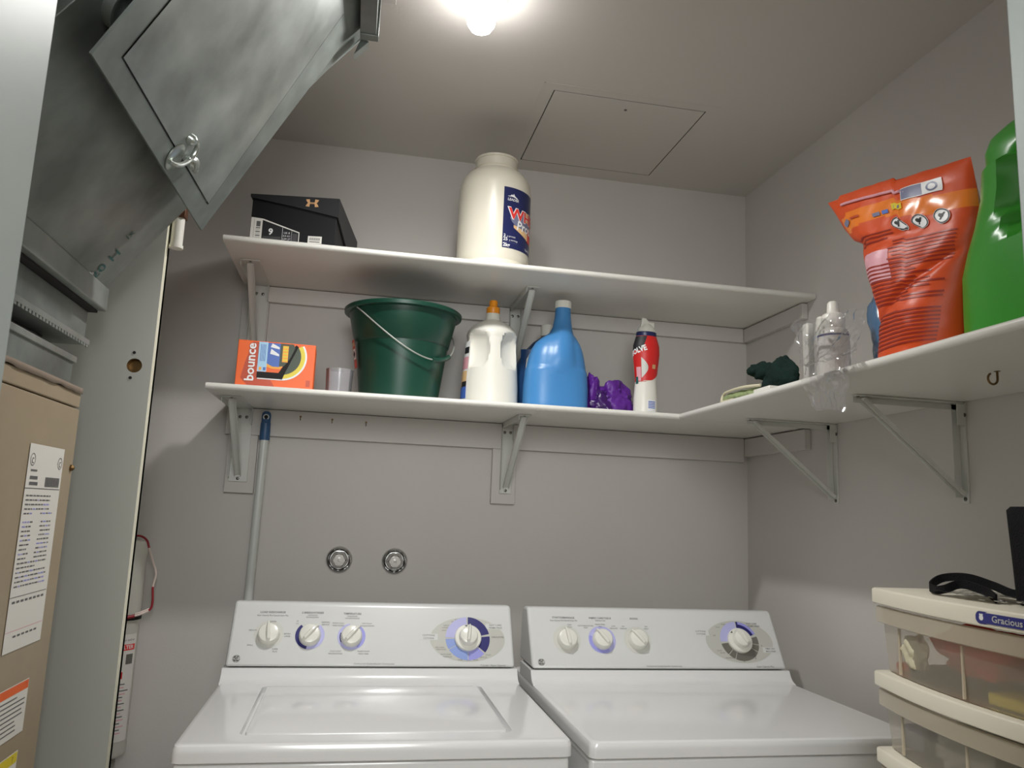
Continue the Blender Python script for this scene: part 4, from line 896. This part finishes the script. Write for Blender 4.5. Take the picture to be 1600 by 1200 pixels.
strip2(lambda y: -0.055, xr_, 0.098, 0.232, RED, 0.0003)
strip2(lambda y: -0.055, lambda y: -0.008 - 0.3 * (0.225 - y), 0.188, 0.231, INKD, 0.0006, 8, 8); g.text('RESOLVE', -0.008, 0.196, 0.022, WHT, z=0.0009, rot=0.35, bold=0.04, align='RIGHT', sx=0.8)
strip2(lambda y: -0.022, lambda y: -0.022 + 0.020 * sin(pi * (y - 0.108) / 0.06), 0.108, 0.168, HALO, 0.0006, 10, 4); strip2(lambda y: -0.040, lambda y: -0.024, 0.10, 0.14, PINK, 0.0006, 6, 3); strip2(lambda y: -0.046, lambda y: -0.034, 0.092, 0.112, TEAL, 0.0007, 4, 2)
g.rect(0.010, 0.136, 0.022, 0.148, TAN, z=0.0006, nx=3); g.rect(-0.004, 0.012, 0.024, 0.046, WHT, z=0.0004, nx=6)
for i in range(5): g.rect(-0.001, 0.022 + i * 0.0044, 0.021, 0.0245 + i * 0.0044, MBLUE, z=0.0007, nx=4)
g.map(sbx); g.build('label', t)

# ------------------------------------------------------------------ right shelf things
# folded sage cloth
m = MB(); L = []
for i in range(15):
    s = i / 14; y = 0.0 - 0.150 * s; hgt = 0.030 * (1 - 0.15 * s) * (0.75 + 0.25 * sin(min(1, s * 5) * pi / 2)); wd = 0.055
    row = []
    for j in range(20):
        a = 2 * pi * j / 20; ex = 3; ca, sa = cos(a), sin(a); q = (abs(ca) ** ex + abs(sa) ** ex) ** (-1 / ex)
        k = 0.75 + 0.25 * min(1, s * 6)
        row.append((wd * ca * q * (1 + 0.05 * noise.noise(Vector((s * 6, a, 0)))), y + 0.01 * noise.noise(Vector((a, s * 4, 2))), max(0, hgt / 2 + hgt / 2 * sa * q * k + 0.004 * noise.noise(Vector((s * 5, a * 2, 5))))))
    L.append(row)
m.loops(L, LGF)
t = thing('folded_cloth', 'folded sage green cloth with cream edging near shelf corner', 'cloth', (1.195, -0.590, ZS), radians(4))
m.build('cloth', t)
m = MB()
m.tube(smoothpath([(-0.057, -0.17, 0.022), (-0.060, -0.10, 0.027), (-0.056, -0.03, 0.027), (-0.050, 0.004, 0.024), (-0.053, 0.008, 0.012), (-0.058, -0.005, 0.004), (-0.062, -0.06, 0.003)]), 0.0035, CRF, 8); m.build('edging', t)
# dark glove-like cloth
m = MB(); blobmesh(m, (0, -0.030, 0.034), (0.028, 0.062, 0.046), DGF, 0.3, 1.3, 11, 44, 30, amp2=0.05); blobmesh(m, (-0.01, 0.060, 0.064), (0.018, 0.030, 0.014), DGF, 0.3, 2, 2, 24, 16, amp2=0.05, flat=False); blobmesh(m, (-0.006, 0.035, 0.058), (0.018, 0.036, 0.022), DGF, 0.3, 2, 4, 24, 16, amp2=0.05, flat=False)
o = m.build('dark_rag', ang=60); o.location = (1.172, -0.782, ZS + 0.0); tag(o, 'crumpled dark green rag lying on the right wall shelf', 'rag')
# small carton piece under the rag
o = MB().box((-0.02, -0.035, 0), (0.02, 0.035, 0.010), WHITEP).build('flat_box', None, 0.002); o.location = (1.150, -0.800, ZS); tag(o, 'low white box end at front edge of right shelf, under dark rag', 'box')
# white bottles in the clear bag
def bottle_(label, x, y, prof, mt=WHITEP, extra=None, capprof=None, sy=1.0):
    t = thing('white_bottle', label, 'bottle', (x, y, ZS)); MB().lathe(prof, mt, None, 32, sy=sy).build('bottle_body', t)
    if capprof: MB().lathe(capprof, WHITEP, None, 28, sy=sy).build('cap', t)
    return t
t = bottle_('white dropper bottle with blue line round its shoulder, in the clear bag', 1.235, -0.915, [(0.001, 0), (0.030, 0), (0.032, 0.004), (0.032, 0.110), (0.029, 0.120), (0.024, 0.124), (0.001, 0.124)],
            capprof=[(0.023, 0.122), (0.0235, 0.124), (0.0235, 0.152), (0.021, 0.156), (0.013, 0.160), (0.0115, 0.180), (0.009, 0.184), (0.0002, 0.184)])
g = MB(); g.rect(-0.055, 0.02, 0.055, 0.112, PAPER, nx=20); g.rect(-0.055, 0.106, 0.055, 0.110, NAVY, z=0.0003, nx=20); g.poly([(-0.050, 0.055), (-0.034, 0.066), (-0.036, 0.084), (-0.052, 0.078)], NAVY, None, 0.0004)
g.map(lambda v: ((0.0323 + v.z) * sin(v.x / 0.0323 - 1.15), -(0.0323 + v.z) * cos(v.x / 0.0323 - 1.15), v.y)); g.build('label', t)
t = thing('flosser_pack', 'upright slim white plastic tube at left end of the clear bag', 'tube', (1.250, -0.796, ZS))
MB().box((-0.009, -0.011, 0), (0.009, 0.011, 0.165), WHITEP).build('tube', t, 0.004, 3)
t = thing('toothbrush_holder', 'curved white plastic handle inside the clear bag', 'handle', (1.245, -0.852, ZS))
m = MB(); L = []
for i in range(14):
    s = i / 13; z = 0.165 * s; y = 0.008 * sin(s * 2.2) - 0.012 * s; r = 0.010 + 0.006 * max(0, (s - 0.55) / 0.45) - 0.004 * max(0, (s - 0.9) / 0.1)
    L.append([(r * 0.8 * cos(2 * pi * j / 20), y + r * sin(2 * pi * j / 20), z) for j in range(20)])
m.loops(L, WHITEP); m.build('handle', t)
# clear bag around them, draping over the shelf nose
m = MB(); n1, n2 = 70, 46; vs = []
def cb(u, v):
    # v: 0 (hanging hem) .. 1 (mouth above the bottles); u runs along the shelf
    if v < 0.34:
        s = v / 0.34; x = 1.104 - 0.006 * s; z = 1.535 + (1.612 - 1.535) * s - 0.02 * u * (1 - s); y = -1.045 - 0.14 * u * (0.75 + 0.25 * s) + 0.0 * s
    elif v < 0.66:
        s = (v - 0.34) / 0.32; x = 1.098 + 0.085 * s; z = 1.612 + 0.060 * s * s + 0.006 * sin(s * pi); y = (-1.045 + 0.165 * s) - (0.14 + 0.06 * s) * u
    else:
        s = (v - 0.66) / 0.34; x = 1.183 + 0.028 * s; z = 1.672 + 0.092 * s * (1 - 0.35 * u); y = (-0.880 + 0.085 * s) - (0.20 + 0.08 * s) * u
    p = Vector((x, y, z)); q = Vector((y * 16, z * 16, x * 10))
    a = 0.016 * noise.noise(q) + 0.012 * abs(noise.noise(q * 2.3)) + 0.005 * noise.noise(q * 5)
    return p + Vector((-abs(a) - 0.002, 0.012 * noise.noise(q * 1.3 + Vector((5, 0, 0))), (0.010 * noise.noise(q * 1.7 + Vector((0, 5, 0)))) if v > 0.5 or v < 0.3 else abs(0.004 * noise.noise(q))))
for j in range(n2 + 1):
    for i in range(n1 + 1): vs.append(cb(i / n1, j / n2))
m.add(vs, [(j * (n1 + 1) + i, j * (n1 + 1) + i + 1, (j + 1) * (n1 + 1) + i + 1, (j + 1) * (n1 + 1) + i) for j in range(n2) for i in range(n1)], CLEAR)
o = m.build('clear_plastic_bag', ang=25); tag(o, 'clear crinkled plastic bag hanging over the edge of right shelf', 'plastic bag')
# blue bag behind
m = MB(); blobmesh(m, (0, 0, 0.115), (0.030, 0.050, 0.135), BLUEF, 0.35, 1.6, 21, 40, 28, amp2=0.04)
o = m.build('blue_plastic_bag', ang=50); o.location = (1.345, -0.945, ZS); tag(o, 'pale blue plastic bag standing behind the orange pouch', 'plastic bag')
# orange pouch
t = thing('detergent_pouch', 'orange and amber plastic refill pouch with crumpled flared top', 'pouch', (0, 0, 0))
PX = 1.155
Lz = [(1.6015, -1.150, -1.322), (1.640, -1.156, -1.330), (1.700, -1.150, -1.338), (1.764, -1.120, -1.352), (1.800, -1.105, -1.360), (1.830, -1.094, -1.367), (1.847, -1.098, -1.369), (1.864, -1.068, -1.369), (1.900, -1.036, -1.367), (1.945, -1.004, -1.362), (1.978, -0.980, -1.357)]
def pl(z, k):
    for i in range(len(Lz) - 1):
        if Lz[i][0] <= z <= Lz[i + 1][0]:
            s = (z - Lz[i][0]) / (Lz[i + 1][0] - Lz[i][0]); return Lz[i][k] + (Lz[i + 1][k] - Lz[i][k]) * s
    return Lz[-1][k] if z > 1.7 else Lz[0][k]
nu, nv = 60, 80
def pouch(u, v, side):
    z = 1.6015 + 0.3765 * v
    tz = z
    yl, yr = pl(z, 1), pl(z, 2); y = yl + (yr - yl) * u
    ztop = 1.976 - 0.068 * u + 0.006 * (1 if 0.10 < u < 0.55 else 0)
    z = 1.6015 + (ztop - 1.6015) * v
    thick = (0.046 * (1 - v) ** 0.5 + 0.016 * (1 - v) + 0.0015) * (max(0, 1 - abs(2 * u - 1) ** 2.6)) ** 0.5
    q = Vector((y * 9, z * 9, side * 3)); wr = 0.010 * noise.noise(q) + 0.005 * abs(noise.noise(q * 2.2)) + 0.0012 * noise.noise(q * 5)
    # waist creases
    wv = 0.010 * math.exp(-((z - 1.70 - 0.10 * (u - 0.4)) / 0.010) ** 2) + 0.012 * math.exp(-((z - 1.828 + 0.02 * u) / 0.014) ** 2) * (1 - u)
    env = min(1, 6 * u, 6 * (1 - u))
    x = PX + 0.04 - side * (thick + (wr - wv) * env) - 0.008 * v * (1 - u)
    return Vector((x, y, z))
for side, nm in ((1, 'front'), (-1, 'back')):
    m = MB(); vs = [pouch(i / nu, j / nv, side) for j in range(nv + 1) for i in range(nu + 1)]
    fs = []; mi = []
    for j in range(nv):
        for i in range(nu):
            f = (j * (nu + 1) + i, j * (nu + 1) + i + 1, (j + 1) * (nu + 1) + i + 1, (j + 1) * (nu + 1) + i)
            v = j / nv; u = i / nu
            band = 0.70 < v + 0.0 * u < 0.86 and (u - 0.04) > 0
            bsel = band and (abs(v - 0.78 - 0.03 * sin(u * 5)) < 0.055)
            m.add([], [], OBAG2); m.f.append(list(f)); m.mi.append(m.m(OBAG2 if bsel else OBAG)); m.sm.append(True)
    m.v = vs
    (m.build('pouch_front' if side == 1 else 'pouch_back', t, ang=60))
g = MB()
def onp(v, lift=0.0012):
    p = pouch(v.x, v.y, 1); return p + Vector((-lift - v.z, 0, 0))
def PR(u0, v0, u1, v1, mt, z=0.0): g.rect(u0, v0, u1, v1, mt, z=z, nx=max(1, int((u1 - u0) * 40)), ny=max(1, int((v1 - v0) * 40)))
random.seed(11)
for k in range(3):
    PR(0.06, 0.620 + k * 0.020, 0.42 - 0.05 * (k == 0), 0.628 + k * 0.020, DRED)
for k in range(8):
    PR(0.45 - 0.02 * (k % 3), 0.455 + k * 0.020, 0.93, 0.463 + k * 0.020, DRED)
for k in range(22):
    if 0.22 < 0.04 + k * 0.0205 < 0.26: continue
    PR(0.10 + 0.05 * random.random(), 0.04 + k * 0.0205, 0.60 + 0.32 * random.random() if k > 12 else 0.92, 0.049 + k * 0.0205, DRED)
PR(0.10, 0.40, 0.42, 0.56, PINK, -0.0004)
for k in range(3):
    u0 = 0.52 + 0.155 * k; g.ring(0, 0.045, 0, 2 * pi, WHT, None, 0.0008, u0, 0.685, 20, e=1.25); g.ring(0.036, 0.043, 0, 2 * pi, INKD, None, 0.0012, u0, 0.685, 20, e=1.25)
    g.add([(u0 - 0.025, 0.665, 0.0014), (u0 - 0.012, 0.665, 0.0014), (u0 + 0.028, 0.705, 0.0014), (u0 + 0.015, 0.705, 0.0014)], [(0, 1, 2, 3)], INKD)
    g.ring(0, 0.014, 0, 2 * pi, INKD, None, 0.0014, u0 - 0.004, 0.690, 12, e=1.2)
PR(0.60, 0.835, 0.86, 0.915, WHT, 0.0006); PR(0.605, 0.84, 0.74, 0.91, LSLATE, 0.0009); g.ring(0, 0.028, 0, 2 * pi, LSLATE, None, 0.0012, 0.80, 0.875, 16, e=1.25); g.ring(0, 0.018, 0, 2 * pi, WHT, None, 0.0014, 0.80, 0.875, 16, e=1.25)
g.ring(0, 0.020, 0, 2 * pi, LSLATE, None, 0.0008, 0.10, 0.80, 14, e=1.4); PR(0.15, 0.805, 0.24, 0.820, ORED, 0.0008); PR(0.34, 0.775, 0.40, 0.80, LSLATE, 0.0008); PR(0.42, 0.775, 0.47, 0.80, MBLUE, 0.0008); PR(0.50, 0.785, 0.60, 0.825, YEL, 0.0008); PR(0.52, 0.795, 0.58, 0.815, LSLATE, 0.0011)
g.map(onp); g.build('printing', t, ang=60)
m = MB(); vs = []
for i in range(nu + 1):
    u = i / nu; p = pouch(u, 1.0, 1); vs += [p + Vector((-0.002, 0, -0.030)), p + Vector((-0.003, 0, 0.001))]
# folded-over zip lip with a paler crease
m.tube([pouch(u, 0.93 - 0.05 * u, 1) + Vector((-0.003, 0, 0)) for u in [0.12 + 0.48 * i / 30 for i in range(31)]], 0.0028, PINK, 8); m.build('zip_crease', t)
# green detergent bottle
t = thing('detergent_jug', 'bright green plastic detergent jug beside the door frame', 'jug', (1.205, -1.478, ZS))
GP = [(1.6013, -1.325, -1.60), (1.610, -1.318, -1.606), (1.638, -1.318, -1.606), (1.70, -1.320, -1.603), (1.735, -1.334, -1.60), (1.77, -1.352, -1.598), (1.81, -1.368, -1.59), (1.85, -1.374, -1.58), (1.885, -1.371, -1.56), (1.905, -1.378, -1.53), (1.918, -1.400, -1.50), (1.924, -1.430, -1.49)]
m = MB(); L = []; n = 48
GD = []
for i in range(len(GP) - 1):
    a, b = GP[i], GP[i + 1]; k = max(1, int((b[0] - a[0]) / 0.008))
    for j in range(k): GD.append(tuple(a[q] + (b[q] - a[q]) * j / k for q in range(3)))
GD.append(GP[-1])
for z, ya, yb in GD:
    yc_ = (ya + yb) / 2 + 1.455; ry = (ya - yb) / 2; zz = z - 1.6013; rx = 0.062 * min(1, ry / 0.10) * (0.75 if zz > 0.25 else 1); row = []
    for j in range(n):
        a = 2 * pi * j / n; ca, sa = cos(a), sin(a); ex = 2.8; q = (abs(ca) ** ex + abs(sa) ** ex) ** (-1 / ex)
        x = rx * ca * q; y = yc_ + ry * sa * q
        # grip hollow
        if x < 0:
            hz = (zz - 0.195) / 0.060; hy = (y + 0.015) / 0.028; rr = hz * hz + hy * hy
            if rr < 1.3: x += 0.034 * max(0, 1 - rr / 1.3) ** 0.5
        row.append((x, y, zz))
    L.append(row)
m.loops(L, GREENB); m.build('jug_body', t)
MB().lathe([(0.022, 0), (0.026, 0.003), (0.026, 0.035), (0.024, 0.038), (0.0002, 0.038)], WHITEP, Matrix.Translation((0, -0.08, 0.285)), 28).build('cap', t)

# ------------------------------------------------------------------ drawer cart
CY0, CY1 = -1.206, -1.750; CXF, CXB = 1.100, 1.490
CTOP = 1.221
t = thing('drawer_cart', 'white plastic storage cart with frosted bow-front drawers', 'drawer cart', (0, 0, 0))
def bow(ins=0.0, n=20, depth=0.038, back=CXB):
    P = []
    for i in range(n + 1):
        s = i / n; y = (CY0 - ins) + ((CY1 + ins) - (CY0 - ins)) * s; P.append((CXF + ins - depth * (1 - (2 * s - 1) ** 2), y))
    return P + [(back - ins, CY1 + ins), (back - ins, CY0 - ins)]
def slab(z0, z1, ins, mt, edge=0.003):
    m = MB(); L = [[(x, y, z) for x, y in bow(ins + e)] for e, z in ((edge * 0.6, z0), (0, z0 + edge * 0.5), (0, z1 - edge), (edge * 0.4, z1 - edge * 0.3), (edge, z1))]
    return m.loops(L, mt, smooth=True)
slab(CTOP - 0.024, CTOP, 0, CART).build('top', t)
tiers = [CTOP - 0.024]; z = CTOP - 0.024
fz = [(1.070, 1.093), (0.955, 0.978), (0.826, 0.849), (0.640, 0.663), (0.450, 0.473), (0.26, 0.283), (0.055, 0.085)]
for z0, z1 in fz: slab(z0, z1, 0.0, CART).build('tier_frame', t)
for a, b in zip([(CTOP - 0.024, 0)] + fz[:-1], fz):
    top, bot = a[0], b[1]
    for yy in (CY0 - 0.012, CY1 + 0.0):
        MB().box((CXB - 0.05, yy, bot - 0.001), (CXB - 0.012, yy + 0.012, top + 0.001), CART).build('post', t)
    m = MB(); Lp = bow(0.010); L = [[(x, y, bot + 0.0015) for x, y in bow(0.016)], [(x, y, top - 0.004) for x, y in Lp]]
    m.loops(L, FROST, cap0=True, cap1=False, smooth=False)
    dr_ = m.build('drawer', t)
    lipP = bow(0.004)[:21]; m = MB()
    L = [[(x + dx, y, zz) for x, y in lipP] for dx, zz in ((0.004, top - 0.030), (0.0, top - 0.028), (0.0, top - 0.005), (0.005, top - 0.0035))]
    m.loops(L, FROSTL, cap0=False, cap1=False, closed=False); m.build('drawer_lip', dr_)
    # ribs moulded in the drawer front
    for s in (0.14, 0.42, 0.72):
        m = MB(); i = int(s * 20); x, y = bow(0.0125)[i]; m.box((x - 0.0012, y - 0.0016, bot + 0.004), (x + 0.002, y + 0.0016, top - 0.032), FROSTL)
        m.build('drawer_rib', dr_)
for cx_, cy_ in ((CXF + 0.04, CY0 - 0.05), (CXB - 0.05, CY0 - 0.05), (CXF + 0.04, CY1 + 0.05), (CXB - 0.05, CY1 + 0.05)):
    m = MB().cyl((cx_, cy_ - 0.01, 0.024), (cx_, cy_ + 0.01, 0.024), 0.024, FABB); m.cyl((cx_, cy_, 0.03), (cx_, cy_, 0.056), 0.006, SCREW); m.build('caster', t)
g = MB()
lab = rrect(-0.062, -0.0078, 0.062, 0.0078, 0.0072, 6)
g.holed([(x, y, 0) for x, y in lab], [(0.058 + 0.0001 * cos(a), 0.0001 * sin(a), 0) for a in (0, 2, 4)], CARTN)
g.rect(-0.058, -0.0066, 0.058, 0.0066, CARTN, z=0.0002, nx=20)
g.ring(0, 0.0036, 0, 2 * pi, WHT, None, 0.0006, -0.052, 0.0, 14); g.poly([(-0.0555, 0.0035), (-0.052, 0.0015), (-0.0485, 0.0035), (-0.050, 0.0052), (-0.052, 0.0042), (-0.054, 0.0052)], WHT, None, 0.0006)
g.text('Gracious Living', 0.004, 0.0, 0.0115, HALO, z=0.0006, bold=0.01, sx=1.1)
LCY = -1.470 - 0.062
def onc(v):
    y = LCY - v.x; s = (y - CY0) / (CY1 - CY0); x = CXF - 0.038 * (1 - (2 * s - 1) ** 2); return (x - 0.0006 - v.z, y, 1.2085 + v.y)
g.map(onc); g.build('name_badge', t)
# things in the drawers
zd = 1.093 + 0.003
def inbag(name, label, cat, loc, rad, mt, amp, sc_, seed, flat=True):
    m = MB(); blobmesh(m, (0, 0, rad[2] * 0.8), rad, mt, amp, sc_, seed, 40, 24, amp2=0.04); o = m.build(name, ang=60); o.location = loc; return tag(o, label, cat)
REDC = mat('red_cloth', (215, 62, 55), 0.8); 
inbag('red_cloth', 'red folded cloth in the top drawer of the cart', 'cloth', (1.185, -1.355, zd + 0.016), (0.065, 0.080, 0.036), REDC, 0.4, 1.8, 31)
inbag('cream_cloth', 'cream cloth in the top drawer, against the red cloth', 'cloth', (1.104, -1.300, zd + 0.016), (0.013, 0.026, 0.026), CRF, 0.4, 2.0, 33)
o = MB().box((-0.035, -0.09, 0), (0.035, 0.09, 0.014), FABB).build('black_case', None, 0.003); o.location = (1.160, -1.345, zd); tag(o, 'flat black case at bottom of the top drawer', 'case')
o = MB().box((-0.02, -0.05, 0), (0.02, 0.05, 0.016), YEL).build('yellow_packet', None, 0.003); o.location = (1.110, -1.500, zd); tag(o, 'yellow packet in the top drawer of the cart', 'packet')
o = MB().box((-0.018, -0.016, 0), (0.018, 0.016, 0.012), ORANGE).build('orange_packet', None, 0.003); o.location = (1.145, -1.237, zd); tag(o, 'small orange packet at left end of top drawer', 'packet')
zd = 0.978 + 0.003
inbag('grey_bag', 'pale grey bag bunched in the second drawer of the cart', 'bag', (1.180, -1.36, zd + 0.0), (0.070, 0.085, 0.036), mat('pale_grey_film', (175, 178, 175), 0.4), 0.4, 1.8, 41)
o = MB().box((-0.03, -0.05, 0), (0.03, 0.05, 0.060), FABB).build('dark_box', None, 0.004); o.location = (1.12, -1.505, zd); tag(o, 'dark box in the second drawer of the cart', 'box')
o = MB().box((-0.018, -0.022, 0), (0.018, 0.022, 0.036), LSLATE).build('slate_box', None, 0.003); o.location = (1.15, -1.250, zd); tag(o, 'small slate coloured box at left end of second drawer', 'box')
# black bag with strap on top of the cart
t = thing('camera_case', 'black fabric case with a looped strap on top of the cart', 'case', (0, 0, 0))
m = MB(); Zc = CTOP + 0.0003
L = []
for zz, y0, y1, x0, x1 in ((Zc, -1.445, -1.60, 1.150, 1.250), (Zc + 0.004, -1.441, -1.603, 1.146, 1.254), (Zc + 0.05, -1.438, -1.603, 1.146, 1.254), (Zc + 0.100, -1.432, -1.603, 1.148, 1.252), (Zc + 0.126, -1.428, -1.600, 1.150, 1.250), (Zc + 0.131, -1.431, -1.596, 1.154, 1.246)):
    L.append([(x, y, zz) for x, y in rrect(x0, y1, x1, y0, 0.010, 4)])
m.loops(L, FABB); m.build('pouch', t)
def strap(pts, w_, mt, nm, th=0.0014):
    P = smoothpath(pts, 8); m = MB(); L = []
    for i, p in enumerate(P):
        d = (P[min(i + 1, len(P) - 1)] - P[max(i - 1, 0)]).normalized(); up = Vector((0, 0, 1)); b = d.cross(up)
        b = b.normalized() if b.length > 1e-4 else Vector((1, 0, 0)); c = b.cross(d)
        L.append([p + c * w_ + b * th, p - c * w_ + b * th, p - c * w_ - b * th, p + c * w_ - b * th])
    m.loops(L, mt, smooth=True); m.build(nm, t)
strap([(1.150, -1.475, Zc + 0.022), (1.170, -1.42, Zc + 0.012), (1.190, -1.36, Zc + 0.018), (1.185, -1.315, Zc + 0.026), (1.170, -1.282, Zc + 0.022), (1.145, -1.285, Zc + 0.010), (1.128, -1.318, Zc + 0.007), (1.130, -1.335, Zc + 0.010), (1.150, -1.345, Zc + 0.018), (1.150, -1.39, Zc + 0.012), (1.130, -1.43, Zc + 0.006)], 0.006, FABB, 'strap')
m = MB(); m.lathe([(0.0075, -0.001), (0.009, 0), (0.0075, 0.001)], CHROME, Matrix.Translation((1.128, -1.440, Zc + 0.004)), 20, caps=(False, False)); m.lathe([(0.006, -0.001), (0.0075, 0), (0.006, 0.001)], CHROME, Matrix.Translation((1.135, -1.468, Zc + 0.006)), 20, caps=(False, False)); m.build('buckle', t)
o = MB().rect(-0.05, -0.06, 0.05, 0.06, CLEAR, nx=20, ny=20); o.map(lambda v: v + Vector((0, 0, 0.006 + 0.006 * abs(noise.noise(v * 40))))); o = o.build('plastic_sleeve'); o.location = (1.165, -1.375, Zc); tag(o, 'small clear plastic sleeve lying under the black strap on the cart', 'plastic sleeve')
